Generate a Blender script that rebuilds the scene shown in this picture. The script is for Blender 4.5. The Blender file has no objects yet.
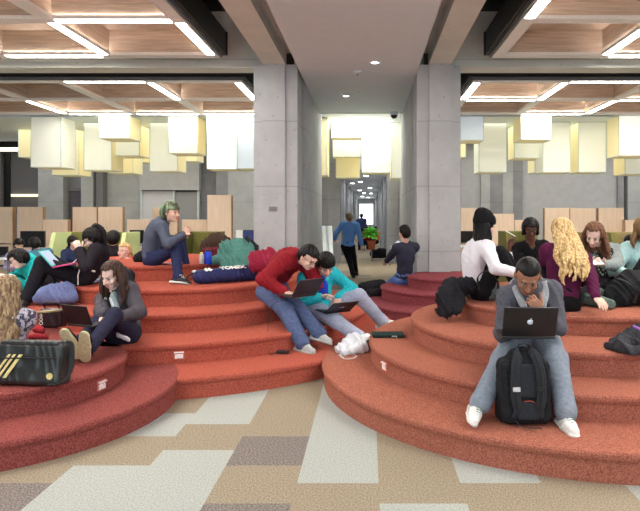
import bpy, bmesh, math, random
import numpy as np
from mathutils import Vector, Matrix
sc = bpy.context.scene
random.seed(7)
# ---------------------------------------------------------------- camera, world, light, exposure
F, EYE, VX, VY = 575.0, 1.64, 368.0, 216.0      # focal length in px, eye height, vanishing point of the hall
cd = bpy.data.cameras.new('camera'); cam = bpy.data.objects.new('camera', cd)
sc.collection.objects.link(cam); sc.camera = cam
cam.location = (0, 0, EYE); cam.rotation_euler = (math.pi/2, 0, 0)
cd.sensor_width = 36; cd.lens = F/640*36
cd.shift_x = -(VX-320)/640; cd.shift_y = -(255.5-VY)/640
cd.clip_start = .05; cd.clip_end = 200
w = bpy.data.worlds.new('world'); sc.world = w; w.use_nodes = True
bg = w.node_tree.nodes['Background']
bg.inputs[0].default_value = (.86, .93, 1.0, 1); bg.inputs[1].default_value = 0.2
sc.view_settings.view_transform = 'Standard'; sc.view_settings.look = 'None'
sc.view_settings.exposure = 0.12; sc.view_settings.gamma = 1
LIGHT_K = 1.0
def area(name, loc, rot, sx, sy, power, col=(1,1,1)):
    l = bpy.data.lights.new(name, 'AREA'); l.shape = 'RECTANGLE'; l.size = sx; l.size_y = sy
    l.energy = power*LIGHT_K; l.color = col
    o = bpy.data.objects.new(name, l); sc.collection.objects.link(o); o.location = loc; o.rotation_euler = rot
    return o
# daylight from the tall glazing behind the camera, and from the glazed sides of the hall
area('daylight_behind_camera', (0, -4.5, 2.6), (math.radians(100), 0, 0), 14, 4.2, 330, (.84,.93,1))
area('daylight_side_left', (-15.5, 9, 3.2), (0, math.radians(-80), 0), 4, 14, 150, (.93,.97,1))
area('daylight_side_right', (15.5, 9, 3.2), (0, math.radians(80), 0), 4, 14, 150, (.93,.97,1))

# added fill lights: among the fabric lanterns, and overhead just behind the camera
area('fill_lantern_hall', (-8.3, 20.4, 4.58), (0,0,0), 12, 4.4, 300, (1,.98,.94))
area('fill_lantern_hall', (8.0, 20.4, 4.58), (0,0,0), 12, 4.4, 300, (1,.98,.94))
area('fill_lantern_hall', (-.2, 18.0, 4.58), (0,0,0), 2.0, 3.4, 190, (1,.97,.9))
area('fill_overhead', (-5.5, -1.2, 4.6), (0,0,0), 8, 3.4, 260, (1,.98,.95))
area('fill_overhead', (5.5, -1.2, 4.6), (0,0,0), 8, 3.4, 260, (1,.98,.95))

# ---------------------------------------------------------------- helpers
C = sc.collection
def P(px, py, Z):
    return Vector(((px-VX)*Z/F, Z, EYE-(py-VY)*Z/F))
def lin(c):
    c = c/255.0
    return c/12.92 if c <= .04045 else ((c+.055)/1.055)**2.4
def rgb(c): return (lin(c[0]), lin(c[1]), lin(c[2]), 1)
MATS = {}
def mat(name, col, rough=.7, col2=None, scale=40, bump=0, bscale=None, metal=0, emit=0, stretch=(1,1,1), detail=4, contrast=(.35,.65), sheen=0, coords='Object', trans=0, emcol=None, spec=.5):
    if name in MATS: return MATS[name]
    m = bpy.data.materials.new(name); m.use_nodes = True; nt = m.node_tree; b = nt.nodes['Principled BSDF']
    b.inputs['Base Color'].default_value = rgb(col); b.inputs['Roughness'].default_value = rough
    b.inputs['Metallic'].default_value = metal; b.inputs['Specular IOR Level'].default_value = spec
    if sheen: b.inputs['Sheen Weight'].default_value = sheen
    if trans: b.inputs['Transmission Weight'].default_value = trans
    if emit:
        b.inputs['Emission Color'].default_value = rgb(emcol or col); b.inputs['Emission Strength'].default_value = emit
    tc = nt.nodes.new('ShaderNodeTexCoord'); mp = nt.nodes.new('ShaderNodeMapping'); mp.inputs['Scale'].default_value = stretch
    nt.links.new(tc.outputs[coords], mp.inputs[0])
    if col2 is None and not emit: col2 = tuple(min(255, c*1.12+3) for c in col)
    if col2 is not None:
        n = nt.nodes.new('ShaderNodeTexNoise'); n.inputs['Scale'].default_value = scale; n.inputs['Detail'].default_value = detail
        r = nt.nodes.new('ShaderNodeValToRGB'); r.color_ramp.elements[0].position = contrast[0]; r.color_ramp.elements[1].position = contrast[1]
        r.color_ramp.elements[0].color = rgb(col); r.color_ramp.elements[1].color = rgb(col2)
        nt.links.new(mp.outputs[0], n.inputs['Vector']); nt.links.new(n.outputs[0], r.inputs[0]); nt.links.new(r.outputs[0], b.inputs['Base Color'])
    if bump:
        n2 = nt.nodes.new('ShaderNodeTexNoise'); n2.inputs['Scale'].default_value = bscale or scale; n2.inputs['Detail'].default_value = 3
        bp = nt.nodes.new('ShaderNodeBump'); bp.inputs['Strength'].default_value = bump; bp.inputs['Distance'].default_value = .01
        nt.links.new(mp.outputs[0], n2.inputs['Vector']); nt.links.new(n2.outputs[0], bp.inputs['Height']); nt.links.new(bp.outputs[0], b.inputs['Normal'])
    MATS[name] = m
    return m
def concrete(name, col, dark):
    m = mat(name, col, .85, None, 9, .12, 60)
    nt = m.node_tree; b = nt.nodes['Principled BSDF']
    tc = nt.nodes.new('ShaderNodeTexCoord'); sep = nt.nodes.new('ShaderNodeSeparateXYZ'); nt.links.new(tc.outputs['Object'], sep.inputs[0])
    # large stains
    n = nt.nodes.new('ShaderNodeTexNoise'); n.inputs['Scale'].default_value = 1.3; n.inputs['Detail'].default_value = 8; n.inputs['Roughness'].default_value = .65
    nt.links.new(tc.outputs['Object'], n.inputs['Vector'])
    r = nt.nodes.new('ShaderNodeValToRGB'); r.color_ramp.elements[0].position = .3; r.color_ramp.elements[1].position = .7
    r.color_ramp.elements[0].color = rgb(dark); r.color_ramp.elements[1].color = rgb(col); nt.links.new(n.outputs[0], r.inputs[0])
    # formwork joints every 1.25 m
    a = nt.nodes.new('ShaderNodeMath'); a.operation = 'MODULO'; a.inputs[1].default_value = 1.25
    ad = nt.nodes.new('ShaderNodeMath'); ad.operation = 'ADD'; ad.inputs[1].default_value = 10.3
    nt.links.new(sep.outputs[2], ad.inputs[0]); nt.links.new(ad.outputs[0], a.inputs[0])
    l = nt.nodes.new('ShaderNodeMath'); l.operation = 'LESS_THAN'; l.inputs[1].default_value = .02; nt.links.new(a.outputs[0], l.inputs[0])
    # tiny air holes
    v = nt.nodes.new('ShaderNodeTexVoronoi'); v.inputs['Scale'].default_value = 5; nt.links.new(tc.outputs['Object'], v.inputs['Vector'])
    l2 = nt.nodes.new('ShaderNodeMath'); l2.operation = 'LESS_THAN'; l2.inputs[1].default_value = .1; nt.links.new(v.outputs['Distance'], l2.inputs[0])
    mx = nt.nodes.new('ShaderNodeMath'); mx.operation = 'MAXIMUM'; nt.links.new(l.outputs[0], mx.inputs[0]); nt.links.new(l2.outputs[0], mx.inputs[1])
    ms = nt.nodes.new('ShaderNodeMath'); ms.operation = 'MULTIPLY'; ms.inputs[1].default_value = .35; nt.links.new(mx.outputs[0], ms.inputs[0])
    mix = nt.nodes.new('ShaderNodeMixRGB'); mix.inputs[2].default_value = rgb(tuple(c*.6 for c in dark))
    nt.links.new(ms.outputs[0], mix.inputs[0]); nt.links.new(r.outputs[0], mix.inputs[1]); nt.links.new(mix.outputs[0], b.inputs['Base Color'])
    return m
def link(o, parent=None):
    C.objects.link(o)
    if parent is not None: o.parent = parent
    return o
def meshobj(name, verts, faces, m, parent=None, smooth=False, loc=None, mats=None, fm=None):
    me = bpy.data.meshes.new(name)
    me.from_pydata([tuple(v) for v in verts], [], [tuple(f) for f in faces])
    for x in (mats or [m]): me.materials.append(x)
    if fm is not None: me.polygons.foreach_set('material_index', fm)
    if smooth: me.polygons.foreach_set('use_smooth', [True]*len(me.polygons))
    me.update()
    o = bpy.data.objects.new(name, me); link(o, parent)
    if loc is not None: o.location = loc
    return o
def empty(name, loc, label=None, cat=None, group=None, rz=0):
    o = bpy.data.objects.new(name, None); o.empty_display_size = .1; o.location = loc; o.rotation_euler = (0,0,rz); link(o)
    tag(o, label, cat, group); return o
def tag(o, label=None, cat=None, group=None, kind=None):
    if label: o['label'] = label
    if cat: o['category'] = cat
    if group: o['group'] = group
    if kind: o['kind'] = kind
    return o
class MB:
    """collects shapes in world/local coordinates, builds ONE mesh"""
    def __init__(s): s.v = []; s.f = []
    def add(s, v, f):
        n = len(s.v); s.v += [Vector(x) for x in v]; s.f += [tuple(i+n for i in q) for q in f]; return s
    def box(s, c, d, M=None, bev=0):
        bm = bmesh.new(); bmesh.ops.create_cube(bm, size=1)
        for v in bm.verts: v.co = Vector((v.co.x*d[0], v.co.y*d[1], v.co.z*d[2]))
        if bev: bmesh.ops.bevel(bm, geom=bm.edges[:], offset=bev, segments=2, affect='EDGES', profile=.5)
        M = M or Matrix.Identity(3); c = Vector(c)
        s.add([c + M @ v.co for v in bm.verts], [[v.index for v in f.verts] for f in bm.faces] if not bm.verts.index_update() else [])
        bm.free(); return s
    def quad(s, a, b, c, d): return s.add([a,b,c,d], [(0,1,2,3)])
    def prism(s, pts, z0, z1):
        n = len(pts)
        return s.add([(x,y,z0) for x,y in pts]+[(x,y,z1) for x,y in pts], [tuple(range(n-1,-1,-1)), tuple(range(n,2*n))]+[(i,(i+1)%n,n+(i+1)%n,n+i) for i in range(n)])
    def lathe(s, prof, c=(0,0,0), n=24, M=None):
        M = M or Matrix.Identity(3); c = Vector(c); k = len(prof); v = []
        for i in range(n):
            t = 2*math.pi*i/n
            for r, z in prof: v.append(c + M @ Vector((r*math.cos(t), r*math.sin(t), z)))
        f = [(i*k+j, ((i+1)%n)*k+j, ((i+1)%n)*k+j+1, i*k+j+1) for i in range(n) for j in range(k-1)]
        f += [tuple(i*k for i in range(n-1,-1,-1)), tuple(i*k+k-1 for i in range(n))]
        return s.add(v, f)
    def tube(s, pts, r, n=8, flat=None, up=(0,0,1)):
        pts = [Vector(p) for p in pts]; rs = r if isinstance(r,(list,tuple)) else [r]*len(pts); v = []; upv = Vector(up)
        for i, p in enumerate(pts):
            t = (pts[min(i+1,len(pts)-1)]-pts[max(i-1,0)]).normalized()
            a = t.cross(upv)
            if a.length < .05: a = t.cross(Vector((1,0,.1)))
            a.normalize(); b = a.cross(t).normalized()
            for j in range(n):
                q = 2*math.pi*j/n
                v.append(p + a*math.cos(q)*rs[i] + b*math.sin(q)*(rs[i] if flat is None else flat))
        m = len(pts)
        f = [(i*n+j, i*n+(j+1)%n, (i+1)*n+(j+1)%n, (i+1)*n+j) for i in range(m-1) for j in range(n)]
        f += [tuple(range(n-1,-1,-1)), tuple((m-1)*n+j for j in range(n))]
        return s.add(v, f)
    def ball(s, c, r, M=None, n=10):
        M = M or Matrix.Identity(3); rr = r if isinstance(r,(list,tuple)) else (r,r,r); c = Vector(c); v = []; f = []
        for i in range(n+1):
            th = math.pi*i/n
            for j in range(2*n):
                ph = math.pi*j/n
                v.append(c + M @ Vector((rr[0]*math.sin(th)*math.cos(ph), rr[1]*math.sin(th)*math.sin(ph), rr[2]*math.cos(th))))
        for i in range(n):
            for j in range(2*n): f.append((i*2*n+j, (i+1)*2*n+j, (i+1)*2*n+(j+1)%(2*n), i*2*n+(j+1)%(2*n)))
        return s.add(v, f)
    def build(s, name, m, parent=None, smooth=False, local=False):
        """verts are world coords unless local; converted to the parent's frame"""
        v = s.v
        if parent is not None and not local:
            inv = pinv(parent)
            v = [inv @ x for x in v]
        o = meshobj(name, v, s.f, m, parent, smooth)
        return o
def pmat(o):
    M = Matrix.Translation(o.location) @ o.rotation_euler.to_matrix().to_4x4() @ Matrix.Diagonal((*o.scale,1))
    return pmat(o.parent) @ M if o.parent else M
def pinv(o): return pmat(o).inverted()
def basis(fwd, up=(0,0,1)):
    """columns: x = side (person's left when fwd is front), y = fwd, z = up"""
    f = Vector(fwd).normalized(); u = Vector(up); s = u.cross(f)
    if s.length < 1e-3: s = Vector((1,0,0))
    s.normalize(); u = f.cross(s).normalized()
    return Matrix((s, f, u)).transposed()       # x side points to cross(up,fwd) = LEFT of fwd
def bez(pts, n=16):
    """Catmull-Rom through points"""
    p = [Vector(x) for x in pts]; p = [2*p[0]-p[1]]+p+[2*p[-1]-p[-2]]; out = []
    for i in range(1, len(p)-2):
        for k in range(n):
            t = k/n
            out.append(.5*((2*p[i]) + (p[i+1]-p[i-1])*t + (2*p[i-1]-5*p[i]+4*p[i+1]-p[i+2])*t*t + (3*p[i]-p[i-1]-3*p[i+1]+p[i+2])*t**3))
    out.append(p[-2]); return out
# ---------------------------------------------------------------- implicit-surface sculpting (capsules, ellipsoids, boxes blended, then surface nets)
class Sdf:
    def __init__(s): s.p = []; s.cuts = []
    def cap(s, a, b, ra, rb=None, k=.02, sub=False):
        s.p.append(('c', Vector(a), Vector(b), ra, ra if rb is None else rb, k, sub)); return s
    def ell(s, c, r, M=None, k=.02, sub=False):
        s.p.append(('e', Vector(c), tuple(r), M or Matrix.Identity(3), 0, k, sub)); return s
    def box(s, c, h, M=None, rr=.01, k=.01, sub=False):
        s.p.append(('b', Vector(c), tuple(h), M or Matrix.Identity(3), rr, k, sub)); return s
    def chain(s, pts, rs, k=.01):
        for i in range(len(pts)-1): s.cap(pts[i], pts[i+1], rs[i], rs[i+1], k)
        return s
    def cut(s, p, n): s.cuts.append((Vector(p), Vector(n).normalized())); return s
    def mesh(s, vox, noise=None, region=None):
        lo = np.full(3, 1e9); hi = -lo; bb = []
        for q in s.p:
            if q[0] == 'c':
                R = max(q[3], q[4]); l = np.minimum(q[1], q[2])-R; h = np.maximum(q[1], q[2])+R
            else:
                M = np.abs(np.array(q[3])); e = M @ (np.array(q[2]) + (q[4] if q[0]=='b' else 0)); l = np.array(q[1])-e; h = np.array(q[1])+e
            bb.append((l, h))
            if not q[6]: lo = np.minimum(lo, l); hi = np.maximum(hi, h)
        if region is not None: lo = np.maximum(lo, region[0]); hi = np.minimum(hi, region[1])
        lo = lo-3*vox-.01; n = np.ceil((hi-lo+3*vox+.02)/vox).astype(int)+1
        ax = [lo[i]+vox*np.arange(n[i]) for i in range(3)]
        D = np.full(tuple(n), .2, np.float32)
        for q, (l, h) in zip(s.p, bb):
            k = q[5]; mg = k+2.5*vox+.004
            i0 = np.clip(np.floor((l-mg-lo)/vox).astype(int), 0, n); i1 = np.clip(np.ceil((h+mg-lo)/vox).astype(int)+1, 0, n)
            if (i1 <= i0).any(): continue
            X = ax[0][i0[0]:i1[0], None, None]; Y = ax[1][None, i0[1]:i1[1], None]; Z = ax[2][None, None, i0[2]:i1[2]]
            if q[0] == 'c':
                a, b = q[1], q[2]; d = b-a; L = max(d.length_squared, 1e-9)
                t = np.clip(((X-a.x)*d.x+(Y-a.y)*d.y+(Z-a.z)*d.z)/L, 0, 1)
                dist = np.sqrt((X-a.x-t*d.x)**2+(Y-a.y-t*d.y)**2+(Z-a.z-t*d.z)**2)-(q[3]+(q[4]-q[3])*t)
            else:
                c, M = q[1], q[3]; x = X-c.x; y = Y-c.y; z = Z-c.z
                u = [x*M[0][j]+y*M[1][j]+z*M[2][j] for j in range(3)]
                if q[0] == 'e':
                    k0 = np.sqrt(sum((u[j]/q[2][j])**2 for j in range(3))); k1 = np.sqrt(sum((u[j]/q[2][j]**2)**2 for j in range(3)))
                    dist = k0*(k0-1)/np.maximum(k1, 1e-6)
                else:
                    e = [np.abs(u[j])-q[2][j] for j in range(3)]
                    dist = np.sqrt(sum(np.maximum(v, 0)**2 for v in e))+np.minimum(np.maximum(np.maximum(e[0], e[1]), e[2]), 0)-q[4]
            sl = D[i0[0]:i1[0], i0[1]:i1[1], i0[2]:i1[2]]; k = max(k, 1e-4)
            if q[6]:
                hh = np.clip(.5-.5*(sl+dist)/k, 0, 1); r = sl*(1-hh)-dist*hh+k*hh*(1-hh)
            else:
                hh = np.clip(.5+.5*(dist-sl)/k, 0, 1); r = dist*(1-hh)+sl*hh-k*hh*(1-hh)
            D[i0[0]:i1[0], i0[1]:i1[1], i0[2]:i1[2]] = r
        X = ax[0][:, None, None]; Y = ax[1][None, :, None]; Z = ax[2][None, None, :]
        if noise is not None: D = D+noise(X, Y, Z).astype(np.float32)
        for p, m in s.cuts: D = np.maximum(D, (X-p.x)*m.x+(Y-p.y)*m.y+(Z-p.z)*m.z)
        D[0]=D[-1]=.2; D[:,0]=D[:,-1]=.2; D[:,:,0]=D[:,:,-1]=.2
        return surface_nets(D, lo, vox)
def surface_nets(D, lo, vox):
    S = D < 0; nx, ny, nz = D.shape
    cnt = sum(S[i:nx-1+i, j:ny-1+j, k:nz-1+k].astype(np.int8) for i in (0,1) for j in (0,1) for k in (0,1))
    act = (cnt > 0) & (cnt < 8); idx = np.argwhere(act)
    ids = np.full(act.shape, -1, np.int64); ids[act] = np.arange(len(idx))
    acc = np.zeros((len(idx), 3)); num = np.zeros(len(idx)); co = [(i,j,k) for i in (0,1) for j in (0,1) for k in (0,1)]
    for a in co:
        for ax in range(3):
            if a[ax]: continue
            b = list(a); b[ax] = 1
            da = D[idx[:,0]+a[0], idx[:,1]+a[1], idx[:,2]+a[2]]; db = D[idx[:,0]+b[0], idx[:,1]+b[1], idx[:,2]+b[2]]
            m = (da < 0) != (db < 0); t = np.where(m, da/np.where(m, da-db, 1), 0)
            pt = np.tile(np.array(a, float), (len(idx), 1)); pt[:, ax] += t
            acc[m] += pt[m]; num[m] += 1
    V = lo+vox*(idx+acc/num[:, None]); Fs = []
    for ax in range(3):
        o = [1,1,1]; sl = [slice(1,-1)]*3; sl[ax] = slice(0,-1); s2 = [slice(1,-1)]*3; s2[ax] = slice(1,None)
        A = S[tuple(sl)]; B = S[tuple(s2)]; u, v = [(1,2),(2,0),(0,1)][ax]
        for flip, M in ((0, A & ~B), (1, ~A & B)):
            e = np.argwhere(M)
            if not len(e): continue
            base = e.copy(); base[:, u] += 1; base[:, v] += 1
            def cell(du, dv):
                q = base.copy(); q[:, u] -= du; q[:, v] -= dv; return ids[q[:,0], q[:,1], q[:,2]]
            q = np.stack([cell(1,1), cell(0,1), cell(0,0), cell(1,0)], 1)
            Fs.append(q[:, ::-1] if flip else q)
    return V, (np.concatenate(Fs) if Fs else np.zeros((0,4), int))
def npmesh(name, parts, mats, parent=None, smooth=True):
    """parts: list of (V, F, material index); world coordinates"""
    vs = []; fs = []; mi = []; n = 0
    for V, Q, k in parts:
        if not len(V): continue
        Q = np.asarray(Q); fs.append(Q+n); vs.append(np.asarray(V)); mi.append(np.full(len(Q), k)); n += len(V)
    V = np.concatenate(vs); 
    if parent is not None:
        M = np.array(pinv(parent)); V = V @ M[:3,:3].T + M[:3,3]
    me = bpy.data.meshes.new(name); nf = sum(len(q) for q in fs)
    me.vertices.add(len(V)); me.vertices.foreach_set('co', V.astype(np.float32).ravel())
    Q = np.concatenate(fs); me.loops.add(nf*4); me.polygons.add(nf)
    me.loops.foreach_set('vertex_index', Q.astype(np.int32).ravel())
    me.polygons.foreach_set('loop_start', np.arange(0, nf*4, 4, dtype=np.int32)); 
    me.polygons.foreach_set('material_index', np.concatenate(mi).astype(np.int32))
    me.polygons.foreach_set('use_smooth', np.full(nf, smooth))
    for m in mats: me.materials.append(m)
    me.update(calc_edges=True); me.validate()
    o = bpy.data.objects.new(name, me); link(o, parent); return o
def folds(amp, f=26, seed=0, dirv=(1,.4,.3)):
    """cloth wrinkles: domain-warped ridges"""
    r = np.random.RandomState(seed); ph = r.rand(6)*6.28; a = np.array(dirv)/np.linalg.norm(dirv); f = f*2.3
    def fn(X, Y, Z):
        w1 = 1.9*np.sin(X*13+Z*9+ph[0])+1.6*np.sin(Y*14-Z*11+ph[1])
        u = (X*a[0]+Y*a[1]+Z*a[2])*f+w1; v = (X*a[2]-Y*a[0]+Z*a[1])*f*.6-w1*1.3+ph[2]
        return amp*((1-np.abs(np.sin(u)))**1.5*-1.0+.35*np.sin(v)+.4)
    return fn
def blob(name, sdf, vox, m, parent=None, noise=None):
    V, Q = sdf.mesh(vox, noise); return npmesh(name, [(V, Q, 0)], [m], parent)
# ---------------------------------------------------------------- materials of the place
M_conc = concrete('concrete', (196,199,200), (171,174,177))
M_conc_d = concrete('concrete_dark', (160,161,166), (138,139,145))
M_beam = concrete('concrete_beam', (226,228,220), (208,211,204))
M_white = mat('white_paint', (224,234,240), .6, (227,237,243), 6)
M_board = mat('pale_grey_board', (186,187,192), .6, (194,195,199), 4)
M_void = mat('black_void', (16,14,14), .9)
M_blackmetal = mat('black_metal', (26,25,26), .45)
M_greymetal = mat('grey_metal', (112,112,116), .5)
M_darkwall = mat('dark_grey_wall', (104,103,106), .7)
M_wood = mat('oak_veneer', (190,150,122), .55, (214,180,152), 3.2, .05, None, stretch=(1.2,1.2,16), detail=7, contrast=(.3,.7))
M_woodx = mat('oak_coffer', (190,168,150), .5, (216,196,178), 2.2, 0, None, stretch=(.8,.8,14), detail=8, contrast=(.35,.62))
M_birch = mat('birch_laminate', (236,208,180), .5, (242,220,196), 3, stretch=(9,9,.7), detail=5)
M_strip = mat('cream_strip', (242,238,230), .5)
M_tube = mat('light_tube', (255,255,255), .4, emit=36.0, emcol=(255,250,242))
M_down = mat('downlight_glow', (255,255,255), .4, emit=9.0)
def carpet(name, c1, c2):
    return mat(name, c1, .95, c2, 110, .6, 220, detail=3, contrast=(.38,.62), spec=.05)
M_red_o = carpet('carpet_red_lit', (140,84,70), (188,118,98))  # one red carpet; lighting differences between the clusters put into its tints
M_red_c = carpet('carpet_red', (148,72,60), (196,104,86))
M_red_m = carpet('carpet_red_dim', (118,56,54), (162,90,84))
M_red_b = carpet('carpet_red_dim_far', (114,50,58), (154,82,88))
M_tan = mat('carpet_tan', (120,108,90), .95, (168,154,132), 100, .3, 250, detail=2)
M_lg = mat('carpet_light_grey', (146,150,144), .95, (182,186,180), 100, .3, 250, detail=2)
M_bg = mat('carpet_brown_grey', (84,76,72), .95, (146,136,130), 90, .3, 250, detail=2)
# ---------------------------------------------------------------- floor of half metre carpet tiles
def build_floor():
    m = {}
    def s(k, z0, z1, c): m.setdefault(k, []).append((z0, z1, c))
    T, G, B = 0, 1, 2
    s(0,3.7,4.2,B); s(0,2.7,3.2,B); s(0,3.2,3.7,T); s(0,4.2,6.2,T)
    s(1,3.5,6,G); s(1,0,3.5,T); s(2,0,2.6,T); s(2,2.6,3.2,G); s(2,3.2,7,T); s(3,3.5,7,G); s(3,2,3.5,T); s(4,0,7,T)
    s(-1,2,4.0,G); s(-1,4.0,4.5,T); s(-1,4.5,5.6,G)
    s(-2,2,3.7,G); s(-2,3.7,4.2,T); s(-2,4.2,4.7,G); s(-2,4.7,5.6,T)
    s(-3,2.4,3.5,B); s(-3,3.5,4.6,T); s(-4,2,5,T)
    V = []; Q = []; fm = []; rr = random.Random(3)
    def quad(x0, y0, x1, y1, c):
        n = len(V); V.extend([(x0,y0,0),(x1,y0,0),(x1,y1,0),(x0,y1,0)]); Q.append((n,n+1,n+2,n+3)); fm.append(c)
    ex = lambda Z: Z
    for k in range(-36, 38):
        x0 = -.935+.5*k; ph = .28 if k % 2 == 0 else .03; j = -6
        run = 0; col = T
        y = ph-3.0
        while y < 64:
            zc = y+.25; c = None
            for a, b, q in m.get(k, []):
                if a <= zc < b: c = q
            if c is None:
                if run <= 0: run = rr.choice((1,2,2,3)); col = rr.choice((T,T,T,G,G,B)) if y < 9 else rr.choice((T,T,T,T,B))
                run -= 1; c = col
            if y < 24 or abs(x0) < 2.4: quad(x0, y, x0+.5, y+.5, c)
            y += .5
    o = meshobj('floor', V, Q, None, mats=[M_tan, M_lg, M_bg], fm=fm); tag(o, kind='structure')
    o = meshobj('floor', [(-19,-3,-.03),(19,-3,-.03),(19,62,-.03),(-19,62,-.03)], [(0,1,2,3)], M_tan); tag(o, kind='structure')
build_floor()
# ---------------------------------------------------------------- columns, beams, ceiling
def struct(name, mb, m): return tag(mb.build(name, m), kind='structure')
ZC = 4.55
def column(xc, mirror, label):
    root = empty('concrete_column', (xc, 11.4, 0), label, 'column', 'pair of columns at the mouth of the corridor')
    s = mirror   # +1: the side facing the corridor is +x
    MB().box((xc, 11.25, ZC/2), (.42, .5, ZC)).build('column_face', M_conc, root)
    MB().box((xc+s*.32, 11.5, ZC/2), (.24, .9, ZC)).box((xc-s*.31, 11.42, ZC/2+.0), (.2, .6, ZC)).build('column_fin', M_conc, root)
    return root
cl = column(-1.80, 1, 'tall concrete column rising behind the red sweater man, with a switch plate')
cr = column(1.38, -1, 'tall concrete column rising from the small crimson carpeted drum')
MB().box((P(273,209,10.99).x, 10.992, P(273,209,10.99).z), (.16,.012,.09), bev=.003).build('switch_plate', M_greymetal, cl)
# longitudinal beams over the columns towards the camera
for s, x in ((1,-1.80),(-1,1.38)):
    struct('trim_1' if s > 0 else 'trim_2', MB().box((x-s*.0, 4.2, ZC+.45), (.43, 14.0, .9)).box((x+s*.33, 4.2, ZC+.57), (.24, 14.0, .62)), M_beam)
# cross beam
struct('trim_3', MB().box((-10.0, 11.49, ZC+.55), (16.0, .44, 1.1)).box((9.6, 11.49, ZC+.55), (16.0, .44, 1.1)), M_beam)
# side walls of the corridor mouth and corridor fins
wl = MB().box((-1.42, 14.1, 2.6), (.24, 4.2, 5.2)); wr = MB().box((1.05, 14.1, 2.6), (.24, 4.2, 5.2))
struct('wall_mouth_left', wl, M_conc); struct('wall_mouth_right', wr, M_conc)
# flat suspended centre ceiling
struct('ceiling_centre' if False else 'ceiling', MB().box((-.18, 6.2, 4.44), (2.24, 18.3, .1)), M_white)
struct('trim_4', MB().box((-.18, 15.36, 4.44), (2.26, .03, .12)), M_greymetal)
struct('ceiling', MB().box((0, 10.5, 5.95), (36, 27, .1)), M_void)
def downlight(px, py, label):
    Z = F*(4.388-EYE)/(VY-py); p = P(px, py, Z)
    r = empty('recessed_downlight', (p.x, p.y, 4.39), label, 'ceiling light')
    MB().lathe([(.10,0),(.10,-.012),(.075,-.012),(.07,0)], n=24).build('trim_ring', M_white, r, True, True)
    MB().lathe([(.001,-.004),(.07,-.004),(.07,-.002),(.001,-.002)], n=24).build('lens', M_down, r, True, True)
downlight(375,62.5,'round lit downlight in the flat ceiling, nearest to the smoke detector')
downlight(346,96,'round lit downlight near the far edge of the flat ceiling')
downlight(362,-4,'round lit downlight of the flat ceiling at the top edge of the photo')
p = P(357.5,71.5,10.9)
r = empty('smoke_detector', (p.x,p.y,4.39), 'white smoke detector on the flat ceiling between the downlights', 'smoke detector')
MB().lathe([(.09,0),(.09,-.02),(.06,-.05),(.02,-.06)], n=20).build('housing', M_white, r, True, True)
MB().lathe([(.015,-.06),(.015,-.085),(.005,-.09)], n=12).build('sensor', M_greymetal, r, True, True)
p = P(357,92,12.8)
r = empty('sprinkler_head', (p.x,p.y,4.39), 'small flush sprinkler cap on the flat ceiling', 'sprinkler')
MB().lathe([(.06,0),(.06,-.01),(.02,-.02)], n=16).build('cover_plate', M_white, r, True, True)
p = P(394,115,15.2)
r = empty('security_camera', (p.x,p.y,4.38), 'white dome security camera at the end of the flat ceiling', 'camera')
MB().lathe([(.11,0),(.11,-.05),(.09,-.08)], n=20).build('mount', M_white, r, True, True)
MB().lathe([(.085,-.08),(.08,-.12),(.05,-.155),(.01,-.165)], n=20).build('dome', M_blackmetal, r, True, True)
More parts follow.
